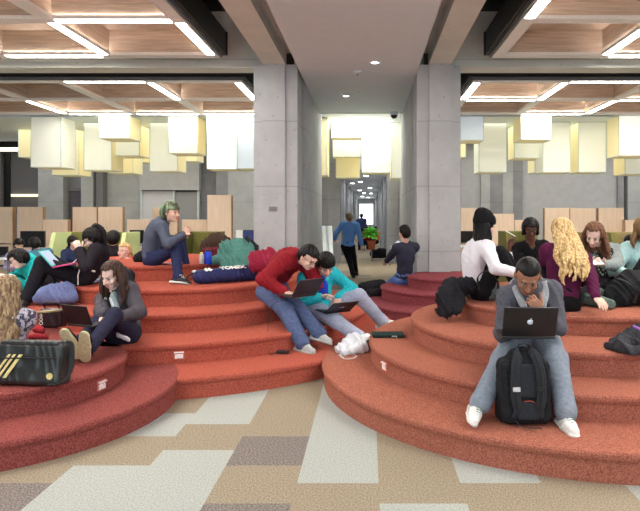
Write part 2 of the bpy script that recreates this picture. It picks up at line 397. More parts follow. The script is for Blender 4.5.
# ---------------------------------------------------------------- coffered light rafts
def raft(xs, zs, lit, label, zb=4.65, dep=.43):
    xs = sorted(xs); zs = sorted(zs); W = .21; h = W/2
    cx = sum(xs)/len(xs); cz = sum(zs)/len(zs)
    r = empty('ceiling_raft', (cx, cz, zb), label, 'ceiling raft')
    fins = MB(); stripm = MB(); edge = MB()
    for i, x in enumerate(xs): fins.box((x, (zs[0]+zs[-1])/2, zb+dep/2+.03), (.13, zs[-1]-zs[0]+.1, dep))
    for z in zs: fins.box(((xs[0]+xs[-1])/2, z, zb+dep/2+.03), (xs[-1]-xs[0]+.1, .13, dep))
    fins.build('coffer_grid', M_woodx, r)
    for i in range(len(xs)-1):
        for j in range(len(zs)-1):
            MB().box(((xs[i]+xs[i+1])/2, (zs[j]+zs[j+1])/2, zb+dep+.03), (xs[i+1]-xs[i]-.12, zs[j+1]-zs[j]-.12, .03)).build('coffer_panel', M_woodx, r)
    for i, x in enumerate(xs):
        for j, z in enumerate(zs): stripm.box((x, z, zb+.0), (W, W, .05))
    for i in range(len(xs)):
        for j in range(len(zs)-1):
            c = ((xs[i]), (zs[j]+zs[j+1])/2, zb+.003); d = (W-.03, zs[j+1]-zs[j]-W, .05)
            if ('y', i, j) in lit: MB().box(c, (d[0]-.02,d[1],d[2])).build('light_tube', M_tube, r)
            else: stripm.box(c, d)
            for sx in (-1,1): stripm.box((xs[i]+sx*(h-.014), c[1], zb), (.028, d[1], .056))
    for i in range(len(xs)-1):
        for j in range(len(zs)):
            c = ((xs[i]+xs[i+1])/2, zs[j], zb+.003); d = (xs[i+1]-xs[i]-W, W-.03, .05)
            if ('x', i, j) in lit: MB().box(c, (d[0],d[1]-.02,d[2])).build('light_tube', M_tube, r)
            else: stripm.box(c, d)
            for sz in (-1,1): stripm.box((c[0], zs[j]+sz*(h-.014), zb), (d[0], .028, .056))
    stripm.build('strip_frame', M_strip, r)
    X0, X1, Z0, Z1 = xs[0]-h-.03, xs[-1]+h+.03, zs[0]-h-.03, zs[-1]+h+.03
    for c, d in ((((X0+X1)/2, Z0-.05, zb+.27), (X1-X0+.2, .06, .44)), (((X0+X1)/2, Z1+.05, zb+.27), (X1-X0+.2, .06, .44)), ((X0-.05, (Z0+Z1)/2, zb+.27), (.06, Z1-Z0, .44)), ((X1+.05, (Z0+Z1)/2, zb+.27), (.06, Z1-Z0, .44))):
        edge.box(c, d)
    edge.build('dark_casing', M_blackmetal, r)
    rl = MB()
    for c, d in ((((X0+X1)/2, Z0, zb+.02), (X1-X0, .02, .07)), ((X0, (Z0+Z1)/2, zb+.02), (.02, Z1-Z0, .07)), ((X1, (Z0+Z1)/2, zb+.02), (.02, Z1-Z0, .07))): rl.box(c, d)
    rl.build('edge_rail', M_greymetal, r)
    return r
ZN = [10.75, 8.8, 6.85, 4.9, 2.95, 1.0]; ZF = [12.82, 14.86, 16.85]
XL = [-2.91,-4.88,-6.86,-8.84,-10.8]; XR = [2.44,4.42,6.4,8.38,10.4]
# index in the sorted lists: near z idx 0..5 = 1.0,2.95,4.9,6.85,8.8,10.75 ; left x idx 0..4 = -10.8..-2.91
raft(XL, ZN, {('x',3,4),('x',2,5),('y',3,4),('y',4,4),('x',3,2),('y',2,3),('x',1,3),('y',4,2),('x',2,1),('y',3,1),('y',1,1),('x',1,5),('y',2,0),('x',3,1),('x',3,0),('y',4,1),('x',3,3),('x',1,1),('x',2,3)}, 'front coffered oak ceiling raft, over the boy with green hair')
raft(XR, ZN, {('y',0,3),('y',1,4),('x',1,5),('x',2,4),('x',0,3),('y',1,2),('x',0,1),('y',2,3),('y',0,1),('x',2,2),('y',3,3),('x',3,5),('y',2,1),('x',0,0),('x',1,1),('x',1,2),('y',1,1),('x',0,2)}, 'coffered oak ceiling raft with lit strips, above the man with the backpack')
raft(XL, ZF, {('x',2,0),('y',1,1),('y',3,0),('y',4,0),('x',1,2),('x',2,2),('x',3,2)}, 'coffered oak ceiling raft behind the cross beam, over the boy with green hair')
raft(XR, ZF, {('x',1,0),('x',2,0),('y',0,0),('y',1,0),('y',2,1),('x',0,1),('x',2,1),('x',1,2)}, 'coffered oak ceiling raft behind the cross beam, over the group of women')
# ---------------------------------------------------------------- seating steps
def disc(cx, cy, R, z, rz, name='step', m=None, parent=None, n=96):
    prof = [(0.0, z-rz), (R-.022, z-rz), (R-.022, z-.055), (R-.006, z-.05), (R, z-.03), (R-.001, z-.012), (R-.012, z), (0.0, z)]
    k = len(prof); v = []; f = []
    for i in range(n):
        t = 2*math.pi*i/n
        for r, zz in prof[1:-1]: v.append((cx+r*math.cos(t), cy+r*math.sin(t), zz))
    k -= 2
    for i in range(n):
        for j in range(k-1): f.append((i*k+j, ((i+1)%n)*k+j, ((i+1)%n)*k+j+1, i*k+j+1))
    f.append(tuple(i*k for i in range(n-1,-1,-1))); f.append(tuple(i*k+k-1 for i in range(n)))
    mb = MB().add(v, f); o = mb.build(name, m, parent); return o
def tiers(label, m, levels, loc):
    r = empty('carpeted_seating_steps', loc, label, 'seating steps')
    z0 = 0
    for cx, cy, R, z in levels:
        disc(cx, cy, R, z, z-z0, 'step', m, r); z0 = z
    return r
RZ = [.19,.38,.57,.75]; CZ = [.19,.38,.575,.775,.98]
tiers('round orange-brick carpeted steps the man with the backpack sits on', M_red_o, [(1.91,5.83,2.37,.196),(1.92,5.9,1.91,.38),(2.0,6.02,1.55,.57),(2.3,6.45,1.4,.75)], (1.9,5.8,0))
tiers('round maroon-red carpeted steps carrying the striped messenger bag', M_red_m, [(-3.08,4.87,1.41,.193),(-3.15,4.92,1.01,.38),(-3.22,4.97,.6,.57)], (-3.1,4.9,0))
tiers('broad red carpeted steps the two men with laptops share', M_red_c, [(-2.3,7.7,2.66,.19),(-2.5,8.05,2.5,.38),(-2.6,8.1,1.95,.575),(-2.6,8.4,1.68,.775),(-3.1,8.8,1.22,.98)], (-2.4,8,0))
tiers('small crimson carpeted steps wrapping the column behind the white laptop bag', M_red_b, [(1.5,9.9,1.5,.186),(1.42,10.35,1.2,.38),(1.5,10.4,.8,.57)], (1.5,10,0))
# back-left filler steps so the reclining group has a seat
def outlet(p, n, label):
    n = Vector((n[0], n[1], 0)).normalized(); M = basis(n)
    r = empty('power_outlet', p, label, 'power outlet')
    MB().box(Vector(p)+n*.004, (.10,.008,.08), M).build('cover_plate', mat('outlet_brick', (190,110,92), .6), r)
    MB().box(Vector(p)+n*.01+Vector((0,0,-.01)), (.075,.01,.04), M).build('socket', mat('outlet_white', (235,232,236), .4), r)
    MB().box(Vector(p)+n*.014+Vector((0,0,.028)), (.09,.024,.01), M).build('flip_lid', mat('outlet_white', (235,232,236), .4), r)
def on_disc(px, py, cx, cy, R, z):
    # point on the riser cylinder seen at this pixel column, facing the camera
    R = R-.022; d = Vector((px-VX, F)).normalized(); c = Vector((cx,cy)); b = d.dot(c); q = b*b-(c.length_squared-R*R); t = b-math.sqrt(max(q,0)); q2 = d*t
    n = (q2-c).normalized(); return Vector((q2.x, q2.y, EYE-(py-VY)*q2.y/F)), n
for a, lab in (((101,385,-3.15,4.92,1.01,.3),'metal power outlet in the maroon-red riser below the messenger bag'),((179,355,-2.5,8.05,2.5,.3),'metal power outlet in the red riser near the girl in the charcoal jacket'),((385,366,1.92,5.9,1.91,.3),'metal power outlet in the orange-brick riser below the dark tablet sleeve')):
    p, n = on_disc(*a); outlet(p, n, lab)
# ---------------------------------------------------------------- back wall of the hall and the corridor
YB = 24.0
def bx(px, Z=YB): return (px-VX)*Z/F
def bz(py, Z=YB): return EYE-(py-VY)*Z/F
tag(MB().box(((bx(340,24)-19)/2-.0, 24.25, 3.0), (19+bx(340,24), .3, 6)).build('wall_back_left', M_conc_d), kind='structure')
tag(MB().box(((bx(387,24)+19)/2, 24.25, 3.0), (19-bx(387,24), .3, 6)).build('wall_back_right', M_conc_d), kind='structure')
def slab(x0, x1, y0, y1, m, name, label, cat, Z=23.9, dep=.2, group=None):
    mb = MB().box(((bx(x0,Z)+bx(x1,Z))/2, Z+dep/2, (bz(y0,Z)+bz(y1,Z))/2), (abs(bx(x1,Z)-bx(x0,Z)), dep, abs(bz(y1,Z)-bz(y0,Z))))
    o = mb.build(name, m)
    if label: tag(o, label, cat, group)
    return o
# pilasters standing proud of the wall
for x0, x1, m in ((38,54,M_conc),(54,63,M_conc),(81,93,M_conc),(96,103,M_greymetal),(216,228,M_conc_d),(228,243,M_conc),(243,262,M_conc),(481,490,M_conc),(490,503,M_conc_d),(503,513,M_conc),(513,522.5,M_conc_d),(618,624,M_conc_d),(628,645,M_conc)):
    o = slab(x0, x1, 100, 292, m, 'wall_back_pier', None, None, 23.55, .6); tag(o, kind='structure')
o = slab(103,140,100,290,M_conc,'wall_back_panel',None,None,23.95,.1); tag(o, kind='structure')
o = slab(1,38,153,213,M_darkwall,'wall_back_recess',None,None,23.9,.1); tag(o, kind='structure')  # flat dark grey panel standing for the recessed wall
o = slab(-4,1,120,290,M_darkwall,'trim_5',None,None,23.7,.3); tag(o, kind='structure')
o = slab(4,10,153,290,M_blackmetal,'trim_6',None,None,23.85,.1); tag(o, kind='structure')
o = slab(70,81,191,290,mat('door_slate',(84,78,88),.6),'door_1',None,None,23.9,.1); tag(o, kind='structure')
o = slab(69,82,188,191,M_greymetal,'trim_7',None,None,23.85,.2); tag(o, kind='structure')
o = slab(139.6,199,120,190,M_board,'wall_back_board',None,None,23.6,.3); tag(o, kind='structure')
o = slab(141,173,191,290,mat('door_pale',(206,206,214),.5),'door_2',None,None,23.8,.15); tag(o, kind='structure')
o = slab(175,198,192,290,mat('door_grey',(150,152,156),.5),'door_3',None,None,23.8,.15); tag(o, kind='structure')
for x in (141,173.5,198):
    o = slab(x-.7,x+.7,190,290,M_white,'trim_8',None,None,23.7,.2); tag(o, kind='structure')
o = slab(522.5,618,100,290,M_board,'wall_back_board',None,None,23.7,.3); tag(o, kind='structure')
o = slab(461,481,100,290,M_board,'wall_back_board',None,None,23.7,.3); tag(o, kind='structure')
l = slab(11,38,194.2,196.5,mat('cove_strip',(255,240,200),.5,emit=1.4),'cove_light','thin lit ledge strip on the dark recessed wall','light',23.8,.15)
o = slab(-60,18.5,147.5,151,mat('cove_strip2',(255,250,235),.5,emit=1.6),'soffit_light','long lit strip under the soffit beside the first pale lantern','light',22.9,.15)
o = slab(-60,30,138,147.5,M_void,'trim_9',None,None,22.9,.4); tag(o, kind='structure')
# header above the corridor, corridor shell
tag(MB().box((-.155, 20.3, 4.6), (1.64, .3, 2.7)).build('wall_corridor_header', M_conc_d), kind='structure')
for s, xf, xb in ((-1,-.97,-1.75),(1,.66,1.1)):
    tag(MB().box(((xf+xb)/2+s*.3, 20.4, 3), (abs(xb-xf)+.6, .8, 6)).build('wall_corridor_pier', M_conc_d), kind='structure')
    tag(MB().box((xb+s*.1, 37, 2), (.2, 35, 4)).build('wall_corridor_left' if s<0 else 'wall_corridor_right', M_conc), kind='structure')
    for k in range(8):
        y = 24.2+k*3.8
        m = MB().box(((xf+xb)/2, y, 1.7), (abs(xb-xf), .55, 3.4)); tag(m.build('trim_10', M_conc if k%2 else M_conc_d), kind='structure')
tag(MB().box((-.2, 37.2, 3.32), (3.4, 34, .12)).build('ceiling', M_white), kind='structure')
mb = MB(); a, b = bx(359.5,54), bx(373,54); z0, z1 = bz(224.5,54), bz(204,54)
mb.box((-3+(a+3)/2-.0, 54, 1.7), (a+3, .2, 3.4)).box(((b+3)/2, 54, 1.7), (3-b, .2, 3.4)).box(((a+b)/2, 54, z0/2), (b-a, .2, z0)).box(((a+b)/2, 54, (z1+3.4)/2), (b-a, .2, 3.4-z1))
tag(mb.build('wall_corridor_end', M_conc), kind='structure')
tag(MB().box(((a+b)/2, 54, (z0+z1)/2), (b-a, .02, z1-z0)).build('window_2', mat('bright_pane',(255,255,255),.3,emit=2.2)), kind='structure')
for (x, y) in ((349,215),(0,0)):
    pass
k = 0
for px, py in ((352.5,183.5),(360.5,182),(366,176),(370,188),(359.5,190.5),(364,193),(371,193.5),(362.5,196.5),(368,197.5)):
    Z = F*(3.25-EYE)/(VY-py); p = P(px, py, Z)
    if Z > 53: continue
    r = MB().lathe([(.001,3.245),(.09 if Z<32 else .12,3.245),(.11,3.262)], (p.x,p.y,0), 16).build('corridor_downlight', M_down); tag(r, 'small round downlight in the low ceiling of the far corridor', 'ceiling light', 'downlights of the far corridor')
for y in (24, 30, 36, 44, 50): area('corridor_lamp', (-.2, y, 3.2), (0,0,0), 1.0, 2.5, 60)
# ---------------------------------------------------------------- hanging fabric lanterns
def fabric(name, c, e): 
    return mat(name, c, .8, emit=e, emcol=c)
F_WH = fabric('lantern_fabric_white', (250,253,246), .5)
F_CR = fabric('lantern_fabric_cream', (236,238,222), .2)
F_YE = fabric('lantern_fabric_lamp_tint', (232,220,170), .2)  # inner lamp tint on flanks and undersides put into the fabric colour
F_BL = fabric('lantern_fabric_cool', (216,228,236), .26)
M_lf = mat('lantern_edge', (196,204,196), .6)
def lantern(x0, x1, yb, Z, m, ml, label, dep=.85, top=4.61):
    X0, X1, zb = bx(x0,Z), bx(x1,Z), bz(yb,Z); cx = (X0+X1)/2; w = X1-X0
    r = empty('fabric_lantern', (cx, Z+dep/2, zb), label, 'lantern', 'square fabric lanterns')
    cz = (zb+top)/2; h = top-zb
    fr = MB().box((cx, Z+.01, cz), (w, .02, h)); fr.build('front_shade', m, r)
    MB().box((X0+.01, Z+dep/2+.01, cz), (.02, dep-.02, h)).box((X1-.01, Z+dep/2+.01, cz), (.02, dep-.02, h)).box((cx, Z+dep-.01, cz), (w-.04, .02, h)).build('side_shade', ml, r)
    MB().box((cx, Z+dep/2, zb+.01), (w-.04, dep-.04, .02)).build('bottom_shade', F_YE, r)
    e = MB()
    for X in (X0, X1):
        for Y in (Z, Z+dep): e.box((X, Y, cz), (.022,.022,h+.02))
    for zz in (zb, top):
        for Y in (Z, Z+dep): e.box((cx, Y, zz), (w,.022,.022))
        for X in (X0, X1): e.box((X, Z+dep/2, zz), (.022,dep,.022))
    e.build('frame', M_lf, r)
    return r
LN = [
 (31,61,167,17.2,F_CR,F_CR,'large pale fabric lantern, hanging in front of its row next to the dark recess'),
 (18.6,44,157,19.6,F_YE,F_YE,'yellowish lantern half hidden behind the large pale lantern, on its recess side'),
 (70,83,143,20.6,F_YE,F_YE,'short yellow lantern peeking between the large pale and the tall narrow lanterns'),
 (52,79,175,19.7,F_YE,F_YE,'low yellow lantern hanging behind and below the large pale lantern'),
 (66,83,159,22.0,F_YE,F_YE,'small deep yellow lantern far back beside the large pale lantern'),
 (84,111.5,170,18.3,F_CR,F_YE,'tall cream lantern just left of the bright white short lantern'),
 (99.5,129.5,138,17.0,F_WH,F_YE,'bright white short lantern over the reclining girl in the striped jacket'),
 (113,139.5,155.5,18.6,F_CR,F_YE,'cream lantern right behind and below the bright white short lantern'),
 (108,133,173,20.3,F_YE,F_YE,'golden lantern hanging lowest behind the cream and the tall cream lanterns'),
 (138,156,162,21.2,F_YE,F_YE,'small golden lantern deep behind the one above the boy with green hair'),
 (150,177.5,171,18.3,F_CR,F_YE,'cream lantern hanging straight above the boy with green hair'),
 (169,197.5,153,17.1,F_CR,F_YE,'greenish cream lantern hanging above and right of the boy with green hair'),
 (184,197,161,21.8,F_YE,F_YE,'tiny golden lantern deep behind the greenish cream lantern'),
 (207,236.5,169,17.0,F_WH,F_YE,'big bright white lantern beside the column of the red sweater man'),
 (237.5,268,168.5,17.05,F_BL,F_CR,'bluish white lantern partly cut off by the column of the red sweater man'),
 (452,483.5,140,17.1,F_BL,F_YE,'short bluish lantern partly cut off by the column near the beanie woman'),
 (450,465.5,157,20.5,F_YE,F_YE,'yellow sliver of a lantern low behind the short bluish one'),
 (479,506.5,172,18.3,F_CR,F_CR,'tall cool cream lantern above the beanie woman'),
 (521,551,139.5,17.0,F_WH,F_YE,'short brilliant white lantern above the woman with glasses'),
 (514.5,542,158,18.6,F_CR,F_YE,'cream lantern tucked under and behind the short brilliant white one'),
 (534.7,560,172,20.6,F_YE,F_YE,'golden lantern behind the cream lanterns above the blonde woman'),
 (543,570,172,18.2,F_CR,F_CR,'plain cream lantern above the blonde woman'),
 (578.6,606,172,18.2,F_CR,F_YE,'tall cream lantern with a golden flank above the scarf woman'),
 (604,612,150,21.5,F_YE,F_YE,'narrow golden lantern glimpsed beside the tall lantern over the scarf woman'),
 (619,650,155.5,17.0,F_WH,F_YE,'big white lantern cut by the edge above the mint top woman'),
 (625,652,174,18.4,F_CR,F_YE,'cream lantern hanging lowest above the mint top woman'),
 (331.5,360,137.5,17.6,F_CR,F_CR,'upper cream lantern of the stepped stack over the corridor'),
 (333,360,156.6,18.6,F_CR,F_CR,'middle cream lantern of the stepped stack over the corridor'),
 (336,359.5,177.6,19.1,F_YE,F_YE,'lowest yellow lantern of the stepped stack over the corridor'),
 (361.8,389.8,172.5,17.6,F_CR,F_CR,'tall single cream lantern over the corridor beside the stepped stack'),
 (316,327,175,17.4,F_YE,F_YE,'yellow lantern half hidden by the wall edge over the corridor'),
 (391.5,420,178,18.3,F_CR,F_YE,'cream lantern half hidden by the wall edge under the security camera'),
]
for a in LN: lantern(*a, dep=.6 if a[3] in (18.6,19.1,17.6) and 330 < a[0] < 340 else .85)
for x, z in ((-8.4,18.6),(-6.2,18.6),(-4.0,18.6),(-.2,17.9),(4.0,18.6),(6.6,18.6)): pass
tag(MB().box((-8.3,20.4,4.66),(14,6.4,.1)).box((8,20.4,4.66),(14,6.4,.1)).box((-.2,18.3,4.66),(2.4,5,.1)).build('ceiling', M_white), kind='structure')
# ---------------------------------------------------------------- study carrels and screens
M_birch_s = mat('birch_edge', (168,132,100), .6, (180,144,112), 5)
def carrel(x0, x1, yt, Z, label, dep=.14):
    X0, X1, zt = bx(x0,Z), bx(x1,Z), bz(yt,Z); cx = (X0+X1)/2
    r = empty('study_carrel', (cx, Z+dep/2, 0), label, 'study carrel', 'birch study carrels')
    MB().box((cx, Z+.02, zt/2+.03), (X1-X0, .04, zt-.06), bev=.004).build('end_panel', M_birch, r)
    MB().box((X0-.0, Z+dep/2+.05, zt/2+.03), (.03, dep, zt-.06)).box((X1, Z+dep/2+.05, zt/2+.03), (.03, dep, zt-.06)).build('side_panel', M_birch_s, r)
    MB().box((cx, Z+dep/2, .74), (X1-X0-.04, dep, .03)).build('desktop', M_birch, r)
    MB().box((cx, Z+.05, .03), (X1-X0-.1, .05, .06)).build('plinth', M_blackmetal, r)
for a in ((-14,12,207,18.6,'birch carrel at the end of its row in front of the dark recess'),(17,42,207,18.6,'birch carrel behind the bigger black monitor'),(42.8,67,219.6,18.0,'low birch carrel beside the yellow-green booth sofa'),(72.5,96.5,207,18.6,'birch carrel behind the ponytail of the reclining girl, nearer to the booth'),(98,122,207,18.6,'birch carrel behind the ponytail girl, beside its twin'),(127,151,219.5,18.0,'low birch carrel holding a black monitor behind the green-haired boy'),(152.5,177,207.5,19.4,'birch carrel hidden behind the head of the boy with green hair'),(182,206.5,219.5,18.0,'low birch carrel in front of the hand of the boy with green hair'),(207.3,231,195,17.2,'tallest birch carrel, between the boy with green hair and the column'),
 (461,486,208,18.6,'birch carrel behind the black beanie'),(491,514,213.8,18.0,'birch carrel between the beanie and the raised hand'),(515,532,220,18.6,'low birch carrel behind the woman with glasses'),(545,569.3,208,18.6,'birch carrel behind the blonde hair'),(570.3,595.5,208.3,18.6,'birch carrel between the blonde and the scarf woman'),(599,624,208,18.6,'birch carrel behind the shoulder of the scarf woman'),(625.5,652,220,18.0,'low birch carrel behind the woman in the mint top')): carrel(*a)
M_scr = mat('dark_screen', (14,13,15), .25)
def monitor(x0, x1, y0, y1, Z, label, m=None):
    X0, X1, z1, z0 = bx(x0,Z), bx(x1,Z), bz(y0,Z), bz(y1,Z); cx = (X0+X1)/2
    r = empty('computer_monitor', (cx, Z, .745), label, 'computer monitor')
    MB().box((cx, Z+.03, (z0+z1)/2), (X1-X0, .05, z1-z0), bev=.006).build('casing', M_blackmetal, r)
    MB().box((cx, Z+.002, (z0+z1)/2), (X1-X0-.03, .006, z1-z0-.03)).build('screen', m or M_scr, r)
    MB().box((cx, Z+.05, (z0+.05+.745)/2), (.06,.03,z0+.05-.745)).box((cx, Z+.05, .753), (.24,.18,.015)).build('stand', M_blackmetal, r)
monitor(20,44.5,231,247.5,14.0,'big black computer monitor behind the students near the booth')
monitor(129.5,143.5,230,243.5,17.2,'black computer monitor standing in the low carrel behind the green-haired boy')
monitor(-12,7,246.5,256,12.5,'black computer screen at the photo edge behind the blonde girl in plaid')
monitor(461,478,231,243,17.2,'dark computer monitor behind the black beanie')
monitor(243,254.5,230,242,16.0,'blue screened monitor beside the column above the teal coat', mat('blue_screen',(52,64,120),.3))
slab(236,242.5,230,243,mat('paper_white',(232,232,234),.6),'paper_sign','white paper card standing beside the blue screened monitor','sign',16.0,.02)
# tables carrying them
def table(x0, x1, Z, zt, label, dep=.8, m=None):
    X0, X1 = bx(x0,Z), bx(x1,Z); r = empty('study_table', ((X0+X1)/2, Z+dep/2, 0), label, 'table')
    MB().box(((X0+X1)/2, Z+dep/2, zt-.015), (X1-X0, dep, .03), bev=.004).build('tabletop', m or M_white, r)
    for X in (X0+.05, X1-.05):
        for Y in (Z+.06, Z+dep-.06): MB().box((X, Y, (zt-.03)/2), (.04,.04,zt-.03)).build('leg', M_greymetal, r)
table(-30,9,12.2,.74,'white table with the screen at the photo edge behind the blonde girl',.9)
table(10,52,13.7,.74,'white table under the big black monitor',.9)
table(126,148,17.0,.74,'white table in the low carrel under the monitor behind the green-haired boy',.5)
table(232,258,15.9,.74,'white table beside the column under the blue screened monitor',.7)
table(452,482,17.0,.74,'white table under the monitor behind the beanie woman',.7)
# ---------------------------------------------------------------- booth sofas
M_lime = mat('lime_upholstery', (212,226,158), .8, (220,232,170), 30, .1)
M_olive = mat('olive_upholstery', (112,110,50), .85, (128,126,64), 30, .1)
M_tanup = mat('tan_upholstery', (150,132,84), .85, (164,146,98), 30, .1)
def booth(x0, x1, yt, Z, label, mw, mb_, dep=.95):
    X0, X1, zt = bx(x0,Z), bx(x1,Z), bz(yt,Z); cx = (X0+X1)/2
    r = empty('booth_sofa', (cx, Z+dep/2, 0), label, 'sofa', 'high backed booth sofas')
    def wing(X, s):
        pts = [(Z+dep, .0),(Z-.02,.0),(Z,.7),(Z+.22,zt),(Z+dep,zt)]
        v = [(X, y, z) for y, z in pts]+[(X+s*.09, y, z) for y, z in pts]; n = 5
        MB().add(v, [tuple(range(n)), tuple(range(2*n-1,n-1,-1))]+[(i,n+i,n+(i+1)%n,(i+1)%n) for i in range(n)]).build('wing', mw, r)
    wing(X0, 1); wing(X1, -1)
    MB().box((cx, Z+dep-.06, (zt+.1)/2), (X1-X0-.18, .13, zt-.1), bev=.03).build('backrest', mb_, r)
    MB().box((cx, Z+.45, .3), (X1-X0-.2, .7, .34), bev=.04).build('seat', mb_, r)
booth(46,122,233,12.0,'yellow-green high backed booth sofa behind the girl in the navy hoodie', M_lime, M_olive)
booth(176,214,232.5,12.4,'olive high backed booth sofa behind the hand of the boy with green hair', M_olive, M_olive)
booth(508,540,232,12.5,'olive booth sofa behind the woman with glasses', M_olive, M_olive)
booth(588,612,233,13.5,'tan booth sofa behind the shoulder of the scarf woman', M_tanup, M_tanup)
booth(615,664,233,12.0,'olive tan booth sofa behind the mint top woman', M_olive, M_tanup)
# leaning boards and plant in the corridor
mb = MB(); a = P(322,264,19.3); 
r = empty('leaning_board', (P(326,263,19.5).x, 19.4, 0), 'tall pale framed board leaning on the far wall left of the walking man', 'board')
for dx in (0,.13):
    x = P(323.5,263,19.3).x+dx; MB().add([(x,19.2,.02),(x+.22,19.2,.02),(x+.12,19.9,1.3),(x-.1,19.9,1.3),(x,19.24,.02),(x+.22,19.24,.02),(x+.12,19.94,1.3),(x-.1,19.94,1.3)],[(0,1,2,3),(7,6,5,4),(0,4,5,1),(1,5,6,2),(2,6,7,3),(3,7,4,0)]).build('panel', M_white, r)
pz = 21.0; pc = P(371.5,257,pz)
r = empty('potted_plant', (pc.x, pz, 0), 'leafy green potted plant in a terracotta pot beside the corridor wall', 'plant')
MB().lathe([(.12,.42),(.15,.7),(.18,.74),(.16,.74),(.14,.70),(.02,.69)], (pc.x,pz,0), 20).build('pot', mat('terracotta',(176,92,60),.8), r, True)
MB().box((pc.x,pz,.21),(.05,.05,.42)).build('stand', M_greymetal, r)
rr = random.Random(5); v = []; f = []
for i in range(150):
    az = rr.uniform(0,6.28); el = rr.uniform(.05,1.4); L = rr.uniform(.2,.46); c = Vector((pc.x-.05, pz, .95)); d = Vector((math.cos(az)*math.cos(el), math.sin(az)*math.cos(el), math.sin(el)-.35)).normalized()
    e = c+d*L*.62; t = c+d*L; s = d.cross(Vector((0,0,1))).normalized()*.07; n = len(v); v += [e-d*.1, e+s, t+Vector((0,0,-.06)), e-s+Vector((0,0,.02))]; f.append((n,n+1,n+2,n+3))
MB().add(v,f).build('foliage', mat('leaf_green',(96,200,70),.6,(140,230,100),12), r)
# ---------------------------------------------------------------- people
SKINS = {'light': (226,184,164), 'pale': (234,198,184), 'olive': (206,160,128), 'brown': (150,104,80), 'dark': (98,64,50)}
M_sk = {k: mat('skin_'+k, v, .5, tuple(min(255,c*1.05) for c in v), 20) for k, v in SKINS.items()}
M_eyew = mat('eye_white', (150,132,124), .4); M_iris = mat('iris_dark', (42,28,22), .3)
M_lip = {k: mat('lips_'+k, tuple(int(a*b) for a, b in zip(v, (.86,.62,.64))), .45) for k, v in SKINS.items()}
M_lens = mat('glasses_black', (18,18,20), .3)
def hairm(n, c, c2): return mat('hair_'+n, c, .45, c2, 60, .3, 120, stretch=(1,1,.15), spec=.2)
H_blk = hairm('black', (12,10,10), (28,24,24)); H_dkb = hairm('dark_brown', (42,28,24), (78,54,44)); H_brn = hairm('chestnut', (76,48,36), (128,88,64))
H_bld = hairm('blonde', (160,120,74), (226,200,146)); H_dbl = hairm('ash_blonde', (84,64,48), (172,146,112)); H_grn = mat('hair_green_dyed', (64,62,44), .45, (132,170,126), 22, .3, 120, stretch=(1,1,.25), contrast=(.47,.64)); H_lbr = hairm('light_brown', (120,92,62), (150,118,84))
def cloth(n, c, c2=None, rough=.85, sc_=90, bump=.25, contrast=(.35,.65)): return mat('cloth_'+n, c, rough, c2 or tuple(min(255, x*1.15+5) for x in c), sc_, bump, sc_*2, contrast=contrast, spec=.12)
def denim(n, c): return mat('denim_'+n, c, .85, tuple(min(255, x*1.2+6) for x in c), 45, .3, 200, contrast=(.2,.8), detail=6, spec=.1)
M_wsole = mat('rubber_white', (206,206,200), .6); M_dsole = mat('rubber_dark', (32,30,30), .7)
def ik(a, b, l1, l2, pole):
    a = Vector(a); b = Vector(b); d = b-a; L = d.length; tot = (l1+l2)*.999
    if L > tot: b = a+d*(tot/L); L = tot; d = b-a
    x = (l1*l1-l2*l2+L*L)/(2*L); h = math.sqrt(max(l1*l1-x*x, 0)); dn = d.normalized()
    p = Vector(pole); p = (p-dn*p.dot(dn))
    if p.length < 1e-4: p = Vector((0,0,1))-dn*dn.z
    return a+dn*x+p.normalized()*h, b
def hand_sdf(w, d, pn, s=1, curl=.6, right=True, spread=.12, thumb=None):
    """hand from wrist w along d; pn = direction the palm faces"""
    S = Sdf(); d = Vector(d).normalized(); pn = Vector(pn); pn = (pn-d*pn.dot(d)).normalized(); side = d.cross(pn).normalized()*(1 if right else -1)  # towards the thumb
    M = Matrix((side, d, pn)).transposed()
    S.cap(w-d*.03*s, w+d*.015*s, .024*s, .022*s, k=.012)
    S.ell(w+d*.05*s, (.041*s, .052*s, .017*s), M, k=.015*s)
    L = (.072,.08,.075,.06)
    for i in range(4):
        off = (.029-.0195*i); root = w+d*(.083-.004*abs(i-1))*s+side*off*s; fd = (d+side*spread*(1.2-i*.8)*.6).normalized()
        p = root-d*.02*s; a = 0; pts = [p, root]; ll = L[i]*s
        for j, fr in enumerate((.46,.31,.23)):
            a += curl*(.55 if j == 0 else .9)
            dd = fd*math.cos(a)+pn*math.sin(a); p2 = pts[-1]+dd*ll*fr; pts.append(p2)
        S.chain(pts, [.0095*s,.0098*s,.009*s,.0082*s,.0068*s], k=.004*s)
    t0 = w+d*.02*s+side*.022*s; td = thumb and Vector(thumb).normalized() or (side*.75+d*.75+pn*.35).normalized()
    S.chain([t0, t0+td*.04*s, t0+td*.068*s+d*.004+pn*.008*s, t0+td*.088*s+d*.012*s+pn*.018*s], [.015*s,.0125*s,.011*s,.0085*s], k=.008*s)
    return S
